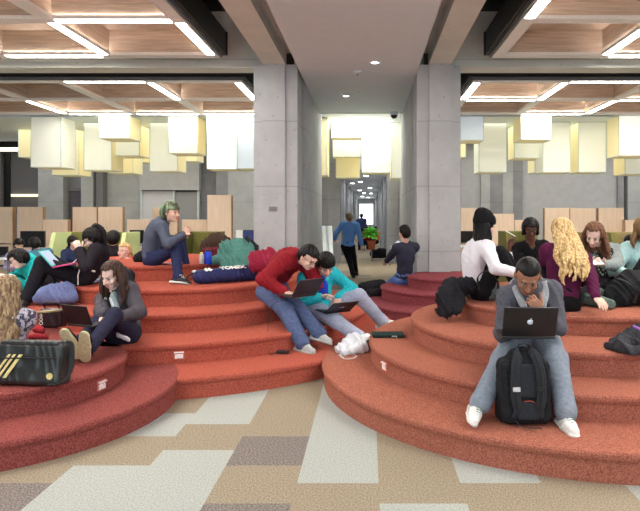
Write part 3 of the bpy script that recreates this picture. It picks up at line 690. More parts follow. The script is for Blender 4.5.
def person(label, pel, nk, side, head, face, up=None, R=None, L=None, RL=None, LL=None, s=1.0, skin='light', top=None, pants=None,
           hair=None, shoes=None, vox=.011, bend=(0,0,0), female=False, group=None, hands=(None,None), glasses=False, hat=None, toes=(None,None), detail=True, name='person', hsz=1.04, wide=1.0):
    """pel: pelvis centre, nk: base of the neck, side: towards the person's LEFT, R/L = (wrist, elbow pole), RL/LL = (ankle, knee pole)"""
    pel = Vector(pel); nk = Vector(nk); sd = Vector(side).normalized(); ax = (nk-pel).normalized(); sd = (sd-ax*sd.dot(ax)).normalized(); fw = ax.cross(sd)*-1
    # fw: front of the chest  (left x up = forward)
    fw = sd.cross(ax).normalized()
    root = empty(name, (pel.x, pel.y, min(pel.z-.1, 9)), label, 'person', group)
    TM = Matrix((sd, fw, ax)).transposed(); bend = Vector(bend)
    T = lambda t, f=0: pel.lerp(nk, t)+bend*math.sin(math.pi*t)+fw*f
    tl = (nk-pel).length
    shw = (.165 if female else .185)*s*wide
    shL = nk+sd*shw-ax*.045*s; shR = nk-sd*shw-ax*.045*s
    hipL = pel+sd*.088*s; hipR = pel-sd*.088*s
    ua, fa, th, sh = .285*s, .25*s, .43*s, .42*s
    arms = []
    for sp, a in ((shR, R), (shL, L)):
        if a is None: arms.append(None); continue
        e, w_ = ik(sp, a[0], ua, fa, a[1]); arms.append((sp, e, w_))
    legs = []
    for hp, a in ((hipR, RL), (hipL, LL)):
        if a is None: legs.append(None); continue
        kn, an = ik(hp, a[0], th, sh, a[1]); legs.append((hp, kn, an))
    def torso(S, o, k=.05, pelvis=True):
        if pelvis: S.ell(pel, (.15*s+o, .11*s+o, .105*s+o), TM, k=k)
        S.ell(T(.3), (.128*s*wide+o, .1*s+o, .15*s+o), TM, k=k)
        S.ell(T(.62), (.15*s*wide+o, .108*s+o, .17*s+o), TM, k=k)
        S.ell(T(.82), (.15*s*wide+o, .095*s+o, .1*s+o), TM, k=k)
        S.cap(shL-sd*.02, shR+sd*.02, .055*s+o, .055*s+o, k=.06)
        S.cap(nk+ax*.01, shL, .042*s+o, .05*s+o, k=.05).cap(nk+ax*.01, shR, .042*s+o, .05*s+o, k=.05)
        if female:
            for q in (-1,1): S.ell(T(.66)+sd*q*.065*s+fw*.085*s, (.058*s+o*.5,.055*s+o*.5,.058*s+o*.5), TM, k=.03)
    # ---- body
    B = Sdf(); torso(B, 0)
    B.cap(nk-ax*.05, head-(head-nk)*.35, .056*s, .052*s, k=.03)
    for a in arms:
        if a: B.cap(a[0], a[1], .045*s, .037*s, k=.03).cap(a[1], a[2], .037*s, .025*s, k=.015)
    for l in legs:
        if l:
            B.cap(l[0], l[1], .082*s, .052*s, k=.03).cap(l[1], l[2], .05*s, .035*s, k=.02)
            d = (l[2]-l[1]).normalized()
    hd = Vector(face).normalized(); hu = Vector(up) if up is not None else (head-nk).normalized()
    HM = basis(hd, hu); hs = s*(.97 if female else 1.0)*hsz
    def h(x, y, z): return head+HM @ Vector((x*hs, y*hs, z*hs))
    jw = .048 if female else .056; br = .0055 if female else .009
    def headsdf(S):
        S.ell(h(0,-.012,.028), (.076*hs,.096*hs,.088*hs), HM, k=.01)
        S.ell(h(0,.028,-.04), (jw*hs,.062*hs,.07*hs), HM, k=.03)
        S.ell(h(0,.066,-.088), (.024*hs,.02*hs,.018*hs), HM, k=.025)
        S.cap(h(0,-.02,-.06), nk, .05*hs, .057*s, k=.02)
        if detail:
            S.ell(h(-.032,.09,.004), (.019*hs,.012*hs,.012*hs), HM, k=.012, sub=True)
            S.ell(h(.032,.09,.004), (.019*hs,.012*hs,.012*hs), HM, k=.012, sub=True)
            S.cap(h(-.035,.08,.025), h(.035,.08,.025), br*hs, k=.012)
        S.cap(h(0,.088,.006), h(0,.112,-.03), .007*hs, .012*hs, k=.012)
        S.cap(h(-.013,.097,-.034), h(.013,.097,-.034), .008*hs, k=.008)
        for q in (-1,1):
            S.ell(h(q*.04,.062,-.03), (.02*hs,.02*hs,.02*hs), HM, k=.02)
            S.ell(h(q*.079,-.008,-.005), (.01*hs,.022*hs,.032*hs), HM, k=.006)
    hv = max(.0045, vox*.55) if detail else vox
    HS = Sdf(); headsdf(HS); V1, Q1 = B.mesh(vox); V2, Q2 = HS.mesh(hv)
    mats = [M_sk[skin], M_lip[skin], M_eyew, M_iris, hair[1] if hair else H_blk]; parts = [(V1,Q1,0),(V2,Q2,0)]
    lp = Sdf(); lp.cap(h(-.017,.092,-.06), h(.017,.092,-.06), .0055*hs, k=.004).cap(h(-.013,.092,-.068), h(.013,.092,-.068), .007*hs, k=.004)
    V, Q = lp.mesh(.003 if detail else .006); parts.append((V,Q,1))
    for q in (-1,1):
        e = Sdf(); e.ell(h(q*.032,.0775,.001), (.012*hs,.011*hs,.0062*hs), HM); V, Q = e.mesh(.003 if detail else .006); parts.append((V,Q,2))
        e = Sdf(); e.ell(h(q*.032,.086,-.0005), (.0065*hs,.0042*hs,.0055*hs), HM); V, Q = e.mesh(.0022 if detail else .005); parts.append((V,Q,3))
        e = Sdf(); e.cap(h(q*.019,.09,.024), h(q*.046,.08,.027), .0038*hs, .003*hs); V, Q = e.mesh(.0025 if detail else .005); parts.append((V,Q,4))
        e = Sdf(); e.cap(h(q*.02,.088,.011), h(q*.046,.08,.008), .0022*hs, .0022*hs); V, Q = e.mesh(.002 if detail else .005); parts.append((V,Q,3))
    for i, (a, hdn) in enumerate(zip(arms, hands)):
        if a is None: continue
        q = hdn or {}; d = q.get('d', (a[2]-a[1])); pn = q.get('pn', -ax*.8+fw*.3)
        H_ = hand_sdf(a[2], d, pn, s*(.94 if female else 1.0)*1.05, q.get('curl', .5), i == 0, thumb=q.get('thumb'))
        V, Q = H_.mesh(max(.0042, vox*.5)); parts.append((V,Q,0))
    npmesh('body', parts, mats, root)
    # ---- trousers
    if pants:
        S = Sdf(); o = pants.get('o', .016)*s
        S.ell(pel-ax*.01, (.158*s+o, .12*s+o, .115*s+o), TM, k=.04)
        S.ell(T(.16), (.132*s+o, .11*s+o, .08*s+o), TM, k=.04)
        pr = pants.get('r', 1.0)
        for l in legs:
            if l:
                end = l[2]+(l[2]-l[1]).normalized()*(pants.get('ext', .03)-.03)
                S.cap(l[0], l[1], (.084*s+o)*pr**.5, (.056*s+o)*pr, k=.04).cap(l[1], l[2], (.055*s+o)*pr, (.042*s+o)*pr, k=.03)
                S.cap(l[2].lerp(l[1],.1), end, (.04*s+o)*pr, (.043*s+o)*pr, k=.02)
        V, Q = S.mesh(vox, folds(pants.get('f', .007)*.55, 24, 3, (.3,.2,1))); 
        if len(Q): npmesh('trousers', [(V,Q,0)], [pants['m']], root)
    # ---- top
    if top:
        S = Sdf(); o = top.get('o', .018)*s; torso(S, o, pelvis=False); sl = top.get('sleeve', 1.0); dr = top.get('drop', .0)
        S.ell(pel+ax*(.05-dr*.8), (.158*s+o, .122*s+o, .09*s+dr*.3), TM, k=.05)
        for a in arms:
            if a is None: continue
            if sl <= .5:
                S.cap(a[0], a[0].lerp(a[1], sl*2), .05*s+o, .046*s+o, k=.03)
            else:
                m = a[1].lerp(a[2], (sl-.5)*2*.97)
                S.cap(a[0], a[1], .052*s+o, .044*s+o, k=.035).cap(a[1], m, .044*s+o, .031*s+o*.8, k=.02)
                if top.get('cuff'): S.cap(m-(m-a[1]).normalized()*.03, m, .036*s+o*.8, k=.006)
        if top.get('collar'):
            S.cap(nk-ax*.01-sd*.03, nk-ax*.0+sd*.03, .06*s+o*.5, k=.02)
        if top.get('hood'):
            S.ell(nk-fw*.06+ax*.02, (.12*s,.075*s,.075*s), TM, k=.03).cap(nk+sd*.1-fw*.01, nk+sd*.04+fw*.09-ax*.06, .035*s, k=.03).cap(nk-sd*.1-fw*.01, nk-sd*.04+fw*.09-ax*.06, .035*s, k=.03)
        # neck opening
        neckr = top.get('neck', .052)*s
        S.cap(nk+ax*.0+fw*.012, nk+ax*.2+fw*.05, neckr, neckr+.02, k=.006, sub=True)
        if top.get('vneck'): S.cap(nk+fw*.10, nk+fw*.13-ax*top['vneck'], .045*s, .02*s, k=.01, sub=True)
        V, Q = S.mesh(vox, folds(top.get('f', .008), top.get('ff', 24), 5, (1,.2,.5)))
        npmesh(top.get('name', 'shirt'), [(V,Q,0)], [top['m']], root)
        if top.get('open'):   # shirt seen inside an open jacket
            S = Sdf(); S.ell(T(.62, .05*s), (.09*s,.108*s,.22*s), TM, k=.02).ell(T(.3, .05*s), (.075*s,.1*s,.12*s), TM, k=.03)
            V, Q = S.mesh(vox, folds(.004, 26, 8)); npmesh('undershirt', [(V,Q,0)], [top['open']], root)
    # ---- hair
    if hair and hair[0] != 'none':
        st, hm = hair[0], hair[1]; S = Sdf(); full = st in ('long','ponytail','bob','wavy')
        th_ = {'buzz': .006, 'short': .016, 'mop': .026}.get(st, .02)*hs
        S.ell(h(0,-.016,.034), (.076*hs+th_,.094*hs+th_,.084*hs+th_), HM, k=.01)
        if st in ('mop','bob','short'): S.ell(h(0,-.045,-.005), (.074*hs+th_,.07*hs+th_,.075*hs+th_), HM, k=.02)
        if st == 'bob':
            for q in (-1,1): S.cap(h(q*.07,.0,.04), h(q*.082,.01,-.06), .03*hs, .025*hs, k=.02)
        if full: S.ell(h(0,-.04,.0), (.08*hs+.012,.07*hs+.014,.1*hs), HM, k=.03)
        # open the face
        fy = {'buzz': .0, 'short': .0, 'mop': .012}.get(st, .006)
        top_z = {'buzz': .066, 'short': .056, 'mop': .04, 'ponytail': .036, 'bob': .05}.get(st, .088)
        S.box(h(0,.098+fy,top_z-.15), (.058*hs if full else .09*hs, .075*hs, .135*hs), HM, rr=.015, k=.012, sub=True)
        if not full and st != 'mop': S.box(h(0,.03,-.13), (.11*hs,.07*hs,.11*hs), HM, rr=.01, k=.01, sub=True)
        if st == 'mop': S.box(h(0,.07,-.14), (.11*hs,.08*hs,.125*hs), HM, rr=.01, k=.01, sub=True)
        hn = {'buzz': .0008, 'short': .004}.get(st, .004)
        sm = 3 if st == 'wavy' else .7
        def strand(X, Y, Z, hn=hn, sm=sm): return hn*(np.sin(X*210+sm*np.sin(Z*30+Y*11))*.6+np.sin(Y*190+sm*np.sin(Z*26+X*9))*.6)
        parts = []; V, Q = S.mesh(max(.005, vox*.6), strand); parts.append((V,Q,0))
        rr = random.Random(int(abs(pel.x*100)))
        ln = hair[2] if len(hair) > 2 else .3
        locks = hair[3] if len(hair) > 3 else None
        if st in ('long','wavy'):
            K = Sdf(); n = 20 if detail else 10; fr_ = hair[6] if len(hair) > 6 else .1; dn = hair[4] if len(hair) > 4 else Vector((0,0,-1))
            for i in range(n):
                t = (i+.5)/n; az = math.pi*(fr_+(1-2*fr_)*t)   # from right side over the back to the left side
                x, y = math.cos(az), -math.sin(az); sp_ = hair[5] if len(hair) > 5 else .02; top_l = .05 if hat else .07
                p0 = h(x*.06, y*.05+.0, top_l); p1 = h(x*.094, y*.092-.002, .005)
                L_ = ln*(.85+.3*rr.random()); p2 = p1+Vector(dn)*L_*.4+HM@Vector((x*sp_,y*sp_,0)); p3 = p1-hd*.02+Vector(dn)*L_*.75+HM@Vector((x*sp_*1.1,y*(sp_+.015),0)); p4 = p1+Vector(dn)*L_+HM@Vector((x*sp_*.8,y*(sp_+.01),0))
                if locks: p2 += Vector(locks)*.25; p3 += Vector(locks)*.7; p4 += Vector(locks)
                pts = bez([p0,p1,p2,p3,p4], 5); amp = .014 if st == 'wavy' else .003; ph = rr.random()*6
                pts = [p+(HM@Vector((math.cos(k*.95+ph), math.sin(k*.95+ph), 0)))*amp*min(1, k/6) for k, p in enumerate(pts)]
                m = len(pts); rs = [(.022 if k < m*.6 else .022*(1-.7*(k-m*.6)/(m*.4)))*hs for k in range(m)]
                K.chain(pts, rs, k=.006)
            V, Q = K.mesh(max(.006, vox*.65), strand); parts.append((V,Q,0))
        if st == 'ponytail':
            K = Sdf(); dn = hair[4] if len(hair) > 4 else Vector((0,0,-1))
            K.chain(bez([h(0,-.06,.1), h(0,-.115,.105), h(0,-.14,.02), h(0,-.14,.02)+Vector(dn)*ln*.5, h(0,-.13,.0)+Vector(dn)*ln], 4), [.02]+[.032]*12+[.026,.022,.016,.01], k=.01)
            V, Q = K.mesh(max(.006, vox*.65), strand); parts.append((V,Q,0))
        npmesh('hair', parts, [hm], root)
    if hat:
        S = Sdf(); S.ell(h(0,-.018,.045), (.106*hs,.126*hs,.112*hs), HM, k=.02); S.ell(h(0,-.06,.12), (.075*hs,.075*hs,.055*hs), HM, k=.05)
        S.box(h(0,.02,-.11), (.14*hs,.18*hs,.11*hs), basis(HM@Vector((0,1,.25)), HM@Vector((0,0,1))), rr=.01, k=.01, sub=True)
        V, Q = S.mesh(.008, folds(.003, 60, 1, (0,0,1))); npmesh('beanie', [(V,Q,0)], [hat], root)
    if glasses:
        mb = MB()
        for q in (-1,1):
            ring = [h(q*.033+.023*math.cos(a), .098, .0+.016*math.sin(a)) for a in [k*math.pi/8 for k in range(17)]]
            mb.tube(ring, .0024*hs, 6); mb.tube([h(q*.056,.096,.004), h(q*.078,.04,.006), h(q*.08,-.01,.004)], .0022, 6)
        mb.tube([h(-.01,.1,.004), h(.01,.1,.004)], .002, 6); mb.build('glasses', M_lens, root, True)
    # ---- shoes
    if shoes:
        for i, l in enumerate(legs):
            if not l: continue
            td = Vector(toes[i]) if toes[i] is not None else Vector((fw.x, fw.y, 0))
            sn = (l[1]-l[2]).normalized(); td = td.normalized()
            upv = shoes.get('up'); upv = Vector(upv[i]) if upv else (sn-td*sn.dot(td)); upv.normalize() if upv.length > .01 else None
            SM = basis(td, upv); an = l[2]
            def f(x, y, z): return an+SM @ Vector((x*s, y*s, z*s))
            S = Sdf(); S.cap(f(0,-.04,-.04), f(0,.09,-.052), .044*s, .042*s, k=.02).cap(f(0,.09,-.052), f(0,.16,-.058), .043*s, .036*s, k=.02)
            S.cap(f(0,0,.015), f(0,.03,-.045), .042*s, .04*s, k=.02); S.cut(f(0,0,-.085), -(SM @ Vector((0,0,1))))
            V, Q = S.mesh(max(.006, vox*.7)); so = npmesh('shoe', [(V,Q,0)], [shoes['m']], root)
            K = Sdf(); K.cap(f(0,-.045,-.08), f(0,.07,-.08), .05*s, .049*s, k=.02).cap(f(0,.07,-.08), f(0,.166,-.08), .05*s, .042*s, k=.02)
            K.cut(f(0,0,-.092), -(SM @ Vector((0,0,1)))); K.cut(f(0,0,-.068), SM @ Vector((0,0,1)))
            V, Q = K.mesh(max(.005, vox*.6)); npmesh('sole', [(V,Q,0)], [shoes.get('sole', M_wsole)], so)
            if shoes.get('laces'):
                mb = MB()
                for k in range(5):
                    y = .055+.022*k; z = .012-.0095*k
                    mb.tube([f(-.026,y,z-.012), f(-.01,y+.006,z+.002), f(.012,y-.004,z+.002), f(.027,y+.002,z-.012)], .0036*s, 6)
                mb.tube(bez([f(0,.05,.02), f(.03,.06,.028), f(.04,.04,.0), f(.0,.05,.02), f(-.038,.062,.024), f(-.036,.035,.0)], 4), .0038*s, 6)
                mb.build('laces', shoes['laces'], so, True)
            if shoes.get('stripes'):
                mb = MB()
                for q in (-1,1):
                    for k in range(3):
                        y = .03+.028*k; mb.tube([f(q*.043,y,-.066), f(q*.036,y-.02,-.025)], .006*s, 6, flat=.003)
                mb.build('stripe', shoes['stripes'], so)
    return dict(root=root, T=T, sd=sd, fw=fw, ax=ax, arms=arms, legs=legs, nk=nk, h=h, shL=shL, shR=shR, s=s, HM=HM, TM=TM)
X = Vector
# 1. man with the backpack, on the orange steps
c_dj = denim('grey_jacket', (80,80,88)); c_lj = denim('light_jeans', (118,126,138)); c_hood = cloth('grey_marl', (142,144,148))
c_wshoe = mat('white_leather', (226,224,222), .5); c_lace = mat('lace_white', (206,214,208), .8)
g = person('man with cropped hair in a grey denim jacket resting his chin on his hand',
    P(531,332,4.7), P(529,289,4.5), (1,0,0), P(527.5,276,4.36), (-.12,-.72,-.62), up=(0,-.5,.86), bend=(0,.07,.0),
    R=(P(523,322,4.27), (-.3,.0,-1)), L=(P(540,312,4.25), (.4,-.1,-1)),
    RL=(P(480,404,4.08), (-.12,-1,.9)), LL=(P(566,413,3.96), (.05,-1,.9)), skin='brown', wide=.93, hsz=1.12, s=1.02,
    top=dict(m=c_dj, o=.022, f=.010, hood=True, cuff=True, drop=.05, name='denim_jacket'), pants=dict(m=c_lj, o=.026, r=1.06, f=.005, ext=.0),
    hair=('buzz', H_blk), shoes=dict(m=c_wshoe, laces=mat('lace_grey', (112,132,124), .8)), toes=((-.22,-1,-.05),(.04,-1,-.05)), vox=.0085,
    hands=(dict(d=X((.9,-.2,.25)), pn=X((0,.4,-1)), curl=.5), dict(d=X((-.55,-.1,.8)), pn=X((-.25,.9,.3)), curl=1.0)))
S = Sdf(); T_ = g['T']; q = g['nk']
S.ell(q-g['fw']*.07+g['ax']*.0, (.14,.075,.09), g['TM'], k=.03).cap(q+X((.12,-.02,.03)), q+X((.07,-.12,-.12)), .04, .03, k=.03).cap(q+X((-.11,-.02,.0)), q+X((-.07,-.12,-.12)), .035, .025, k=.03)
blob('hood', S, .009, c_hood, g['root'], folds(.006,20,2))
mb = MB()
for sx in (-.1,.1): mb.box(g['T'](.62,.155)+g['sd']*sx, (.1,.012,.09), g['TM'], .004).box(g['T'](.74,.15)+g['sd']*sx, (.11,.016,.03), g['TM'], .004)
mb.build('chest_pocket', c_dj, g['root'])
# 2. man in the red sweater
c_red = cloth('wine_fleece', (128,26,36), (158,40,50), bump=.6); c_bj = denim('blue_jeans', (72,84,116)); c_gs = cloth('grey_suede', (158,160,160)); 
person('man with glasses in a wine red fleece bending over the laptop on his knees',
    P(272,291,6.86), P(298,258,6.68), (.55,.84,0), P(308.5,257.5,6.5), (.62,-.5,-.6), up=(.5,-.25,.8), bend=(-.05,.08,.09),
    R=(P(283.5,292,6.42), (-.6,-.3,-.7)), L=(P(305,290,6.55), (.7,.3,-.9)),
    RL=(P(302,342,6.2), (.35,-.8,.9)), LL=(P(324,338,6.26), (.6,-.6,.9)), skin='light', s=1.07,
    top=dict(m=c_red, o=.036, f=.010, ff=20, collar=True, name='fleece', drop=.04, cuff=True), pants=dict(m=c_bj, o=.024, r=1.12, f=.009, ext=.05),
    hair=('short', H_blk), glasses=True, shoes=dict(m=c_gs, laces=c_lace, sole=mat('sole_grey', (150,150,146), .7)), toes=((.8,-.7,-.08),(.85,-.6,-.08)), vox=.0105,
    hands=(dict(d=X((.8,-.4,-.1)), pn=X((0,0,-1)), curl=.35), None))
# 3. man in the turquoise jacket
c_teal = cloth('turquoise_shell', (26,170,186), (60,196,206)); c_pale = denim('pale_jeans', (150,156,176)); c_blue = cloth('royal_blue', (40,60,170))
g = person('man in a turquoise zip jacket looking down at the laptop on his outstretched legs',
    P(321,308,7.0), P(319,272,7.0), (.8,.55,0), P(326,265,6.82), (.25,-.72,-.62), up=(.1,-.4,.9), bend=(-.03,.04,0),
    R=(P(320,297,6.75), (-.8,0,-.7)), L=(P(338.5,297,6.9), (.9,.1,-.5)),
    RL=(P(360,338,6.27), (.1,-.4,1)), LL=(P(382,321,7.0), (.1,-.6,1)), skin='light', s=1.06,
    top=dict(m=c_teal, o=.024, f=.008, collar=True, open=c_blue, vneck=.1, name='zip_jacket'), pants=dict(m=c_pale, o=.022, r=1.05, f=.007, ext=.05),
    hair=('mop', H_blk), shoes=dict(m=c_wshoe, laces=c_lace, stripes=mat('navy_stripe', (30,40,110), .6)), toes=((.25,-.75,.5),(.9,-.3,.1)), vox=.0105,
    hands=(None, dict(d=X((-.1,-.6,-.5)), pn=X((0,-.2,-1)), curl=.4)))
# 4. walking man
c_bs = cloth('blue_shirt', (96,146,214), (116,164,228)); c_bp = cloth('black_trousers', (24,22,28))
person('man in a light blue shirt and black trousers walking towards the corridor, head turned aside',
    P(348,246.5,15.5), P(350,223.5,15.5), (-1,.1,0), P(349,217.6,15.45), (-.2,.9,-.1), R=(P(362,246,15.3), (.3,-.6,0)), L=(P(335,239,15.7), (-.5,-.6,-.3)),
    RL=(P(356,272,15.9), (0,1,.2)), LL=(P(353,274,15.25), (0,1,.1)), skin='light', top=dict(m=c_bs, o=.026), pants=dict(m=c_bp, o=.016, r=1.1),
    hair=('short', H_dbl), shoes=dict(m=M_dsole, sole=M_dsole), toes=((-.1,1,-.5),(-.1,1,0)), vox=.016, detail=False, s=1.03)
# 5. man seated with his back turned at the column
c_nv = cloth('navy_sweater', (44,46,60)); c_bj2 = denim('bright_jeans', (74,96,150))
person('man in a dark navy sweater seated with his back turned beside the column',
    P(404,279,10.7), P(406,245,10.6), (-.8,-.4,0), P(404,232.6,10.55), (-.5,.8,0), up=(0,0,1), R=(P(400,268,11.2),(1,.2,-.5)), L=(P(386,262,11.05), (-.5,-.6,-1)),
    RL=(P(392,284,12.1), (-.4,.6,1)), LL=(P(384,287,11.7), (-.5,.3,1)), skin='light', top=dict(m=c_nv, o=.022), pants=dict(m=c_bj2, o=.02),
    hair=('short', H_blk), shoes=dict(m=M_dsole), vox=.013, s=1.08, toes=((-.6,.6,0),(-.8,.4,0)), bend=(.0,-.05,0))
# 7. beanie woman
c_wt = cloth('white_jersey', (222,218,228), (234,232,238)); c_bk = cloth('black_jersey', (20,19,22)); c_bkp = denim('black_jeans', (30,28,34))
M_pc = [mat('smartphone_black', (20,20,24), .3), mat('page_white', (232,230,232), .7)]
person('woman in a black beanie and long-sleeved white top, turned away towards her friends',
    P(481,289,6.15), P(482,242,6.12), (-.1,.98,0), P(485,225.5,6.1), (.86,.42,-.2), up=(.05,0,1), bend=(-.09,0,0),
    R=(P(520,274,5.75), (.2,-.8,-.7)), L=(P(509,273,6.4), (.4,.5,-.8)), RL=(P(520,290,5.9), (.5,-.3,1)), LL=(P(524,288,6.4), (.5,0,1)), female=True, s=1.02, wide=1.05,
    top=dict(m=c_wt, o=.02, f=.006, drop=.04), pants=dict(m=c_bk), hair=('long', H_blk, .3, (.06,.02,0)), hat=c_bk, vox=.01)
# 8. woman with glasses and raised pen hand
person('woman with glasses in a black T-shirt raising a pen beside the beanie woman',
    P(534,286,7.3), P(531,244,7.2), (1,-.05,0), P(530.5,228.5,7.08), (-.1,-.85,-.35), up=(0,-.2,1),
    R=(P(509.5,247,7.05), (-.4,0,-1)), L=(P(546,274,6.9), (.8,0,-.6)), RL=(P(520,282,6.8), (-.4,-.6,1)), LL=(P(545,284,6.8), (.4,-.6,1)), female=True, skin='dark', s=1.0,
    top=dict(m=c_bk, o=.016, sleeve=.26, vneck=.05), pants=dict(m=c_bk), hair=('bob', H_blk), glasses=True, vox=.011,
    hands=(dict(d=X((.1,-.1,1)), pn=X((.6,-.8,0)), curl=.9), None))
MB().tube([P(506,231,6.98), P(515,236,6.95)], .006, 6).tube([P(514.6,235.8,6.95), P(516,236.7,6.95)], [.006,.001], 6).build('pen', M_pc[1])
bpy.data.objects['pen'].update_tag(); tag(bpy.data.objects['pen'], 'white pen held up in the raised hand of the woman with glasses', 'pen')
# 9. blonde woman
c_mar = cloth('plum_jersey', (76,22,54), (94,34,70))
person('woman with wavy blonde hair in a plum top seen from behind, leaning on one arm',
    P(561,301,5.45), P(566,251,5.65), (-1,-.05,0), P(561,232,5.72), (-.35,.85,-.3), up=(0,.1,1), bend=(0,-.03,0),
    R=(P(597,301,5.12), (.5,.1,.3)), L=(P(548,290,5.95), (-.6,.2,-.5)), RL=(P(560,296,6.0), (.3,.6,1)), LL=(P(545,297,6.0), (-.2,.6,1)), female=True, s=1.02, wide=1.06,
    top=dict(m=c_mar, o=.018, f=.006, drop=.02), pants=dict(m=c_bk), hair=('wavy', H_bld, .45, (-.03,-.14,0), (0,-.38,-1), .06), vox=.0095,
    hands=(dict(d=X((.25,-.75,-.55)), pn=X((0,.3,-1)), curl=.28), None))
# 10. scarf woman
c_gb = cloth('grey_blazer', (134,142,142)); c_sc = mat('scarf_spotted', (24,26,24), .9, (214,226,206), 34, contrast=(.52,.56), detail=1)
g = person('woman with chestnut hair in a grey blazer and spotted scarf looking down at her phone',
    P(604,285,6.45), P(602,249,6.4), (1,-.1,0), P(594,235,6.2), (-.5,-.7,-.55), up=(-.1,-.35,.9), bend=(0,.03,0),
    R=(P(588,264,6.0), (-.5,0,-.9)), L=(P(604,265,5.98), (.8,.1,-.8)), RL=(P(570,293,6.15), (-1,-.3,.25)), LL=(P(576,298,5.85), (-.5,-.8,.3)), female=True, skin='pale', s=1.04,
    top=dict(m=c_gb, o=.022, name='blazer', open=c_bk, vneck=.14, f=.006, collar=True), pants=dict(m=c_bkp, o=.01), hair=('long', H_brn, .28, (-.0,-.03,0), (0,0,-1), .03, .0), vox=.0095,
    hands=(dict(d=X((.6,-.5,.1)), pn=X((.2,.3,1)), curl=.9), dict(d=X((-.7,-.4,.1)), pn=X((-.1,.3,1)), curl=.9)))
S = Sdf(); n_ = g['nk']; S.chain(bez([n_+X((-.07,-.02,.03)), g['T'](.88,.13)-g['sd']*.05, g['T'](.6,.16)-g['sd']*.05, g['T'](.25,.16)-g['sd']*.04], 4), [.035]*13, k=.02)
S.chain(bez([n_+X((.07,-.02,.03)), g['T'](.88,.13)+g['sd']*.05, g['T'](.6,.16)+g['sd']*.05, g['T'](.2,.16)+g['sd']*.06], 4), [.038]*13, k=.02); S.cap(n_+X((-.07,.03,.03)), n_+X((.07,.03,.03)), .04, k=.03)
blob('scarf', S, .009, c_sc, g['root'], folds(.006,40,3))
o = MB().box(P(597,262.5,5.9), (.14,.075,.01), basis((-.3,.8,.5)), .003).build('smartphone', M_pc[1]); tag(o, 'white smartphone held by the woman in the spotted scarf', 'phone')
# 11. mint woman
c_mint = cloth('mint_jersey', (172,212,212), (190,226,226))
person('woman with light brown hair in a mint top, cut off by the photo edge',
    P(643,286,6.3), P(644,246,6.3), (1,-.2,0), P(646,229,6.15), (.2,-.9,-.3), R=(P(628,274,6.0), (-.8,0,-.8)), L=(P(660,276,6.0), (.8,0,-.8)), RL=(P(632,290,5.8),(0,-1,1)), LL=(P(655,290,5.8),(0,-1,1)),
    female=True, s=1.02, top=dict(m=c_mint, o=.024, f=.006), pants=dict(m=c_bk), hair=('long', H_lbr, .18), vox=.012)
# 13. blonde in plaid, far side of the messenger bag
c_plaid = cloth('plaid_flannel', (70,66,82), (170,164,176), sc_=30, contrast=(.48,.52))
person('woman with long ash blonde hair in a plaid shirt behind the messenger bag',
    P(-2,370,4.62), P(4,314,4.72), (-1,-.2,0), P(7,292,4.76), (-.1,.9,-.45), up=(0,.3,1), R=(P(6,352,5.05),(.2,0,-.8)), L=(P(-25,350,5.0),(-.5,0,-.8)), RL=(P(12,352,5.35),(0,.5,1)), LL=(P(-20,352,5.35),(0,.5,1)),
    female=True, s=1.0, top=dict(m=c_plaid, o=.024, f=.008), pants=dict(m=c_bkp), hair=('long', H_dbl, .56, (.02,-.16,0), (0,0,-1), .045), vox=.0085)
# 14. girl in the charcoal jacket
c_chj = cloth('charcoal_jacket', (66,62,70), (84,80,88), rough=.6); c_dkj = denim('dark_leggings', (40,40,58)); c_hg = cloth('grey_green_hood', (150,166,164))
M_gsole = mat('gum_sole', (184,176,140), .7)
g = person('young woman in a charcoal jacket sitting with outstretched legs and a netbook',
    P(124,334,5.75), P(116,291,5.85), (.93,-.36,0), P(112,275,5.7), (-.32,-.82,-.42), up=(-.05,-.3,1), bend=(.02,.04,0),
    R=(P(101,318,5.35), (-.9,.1,-.6)), L=(P(119,317,5.4), (1,.2,-.8)),
    RL=(P(78,344,4.98), (-.1,0,1)), LL=(P(90,347,4.98), (.1,0,1)), female=True, skin='pale', s=1.02, hsz=1.07,
    top=dict(m=c_chj, o=.026, f=.008, open=c_bk, vneck=.16, hood=False, name='jacket', collar=True), pants=dict(m=c_dkj, o=.012, f=.005),
    hair=('long', H_dkb, .27, (.01,-.03,0), (0,0,-1), .026, -.03), shoes=dict(m=c_bk, sole=M_gsole), toes=((-.3,-.35,.9),(.15,-.35,.9)), vox=.009,
    hands=(dict(d=X((.4,-.6,-.3)), pn=X((.2,0,-1)), curl=.5), dict(d=X((-.75,-.45,-.1)), pn=X((0,0,-1)), curl=.35)))
n_ = g['nk']; S = Sdf()
T_ = g['T']; d_ = g['sd']
S.chain([n_+d_*.08, T_(.85,.13)+d_*.06, T_(.6,.15)+d_*.075, T_(.25,.15)+d_*.1, T_(.0,.15)+d_*.12], [.032,.028,.024,.022,.02], k=.02); S.chain([n_-d_*.08, T_(.85,.13)-d_*.06, T_(.6,.15)-d_*.07], [.032,.028,.022], k=.02).cap(n_+X((-.08,.05,.03)), n_+X((.09,.04,.03)), .045, k=.03)
blob('hood_trim', S, .009, c_hg, g['root'], folds(.005,30,2))
S = Sdf(); S.chain([T_(.8,.15)+d_*.035, T_(.5,.165)+d_*.05, T_(.2,.165)+d_*.07, T_(-.05,.16)+d_*.1, T_(-.2,.1)+d_*.16], [.018,.02,.022,.024,.02], k=.02); blob('white_shirt_edge', S, .008, c_wt, g['root'], folds(.004,30,2))
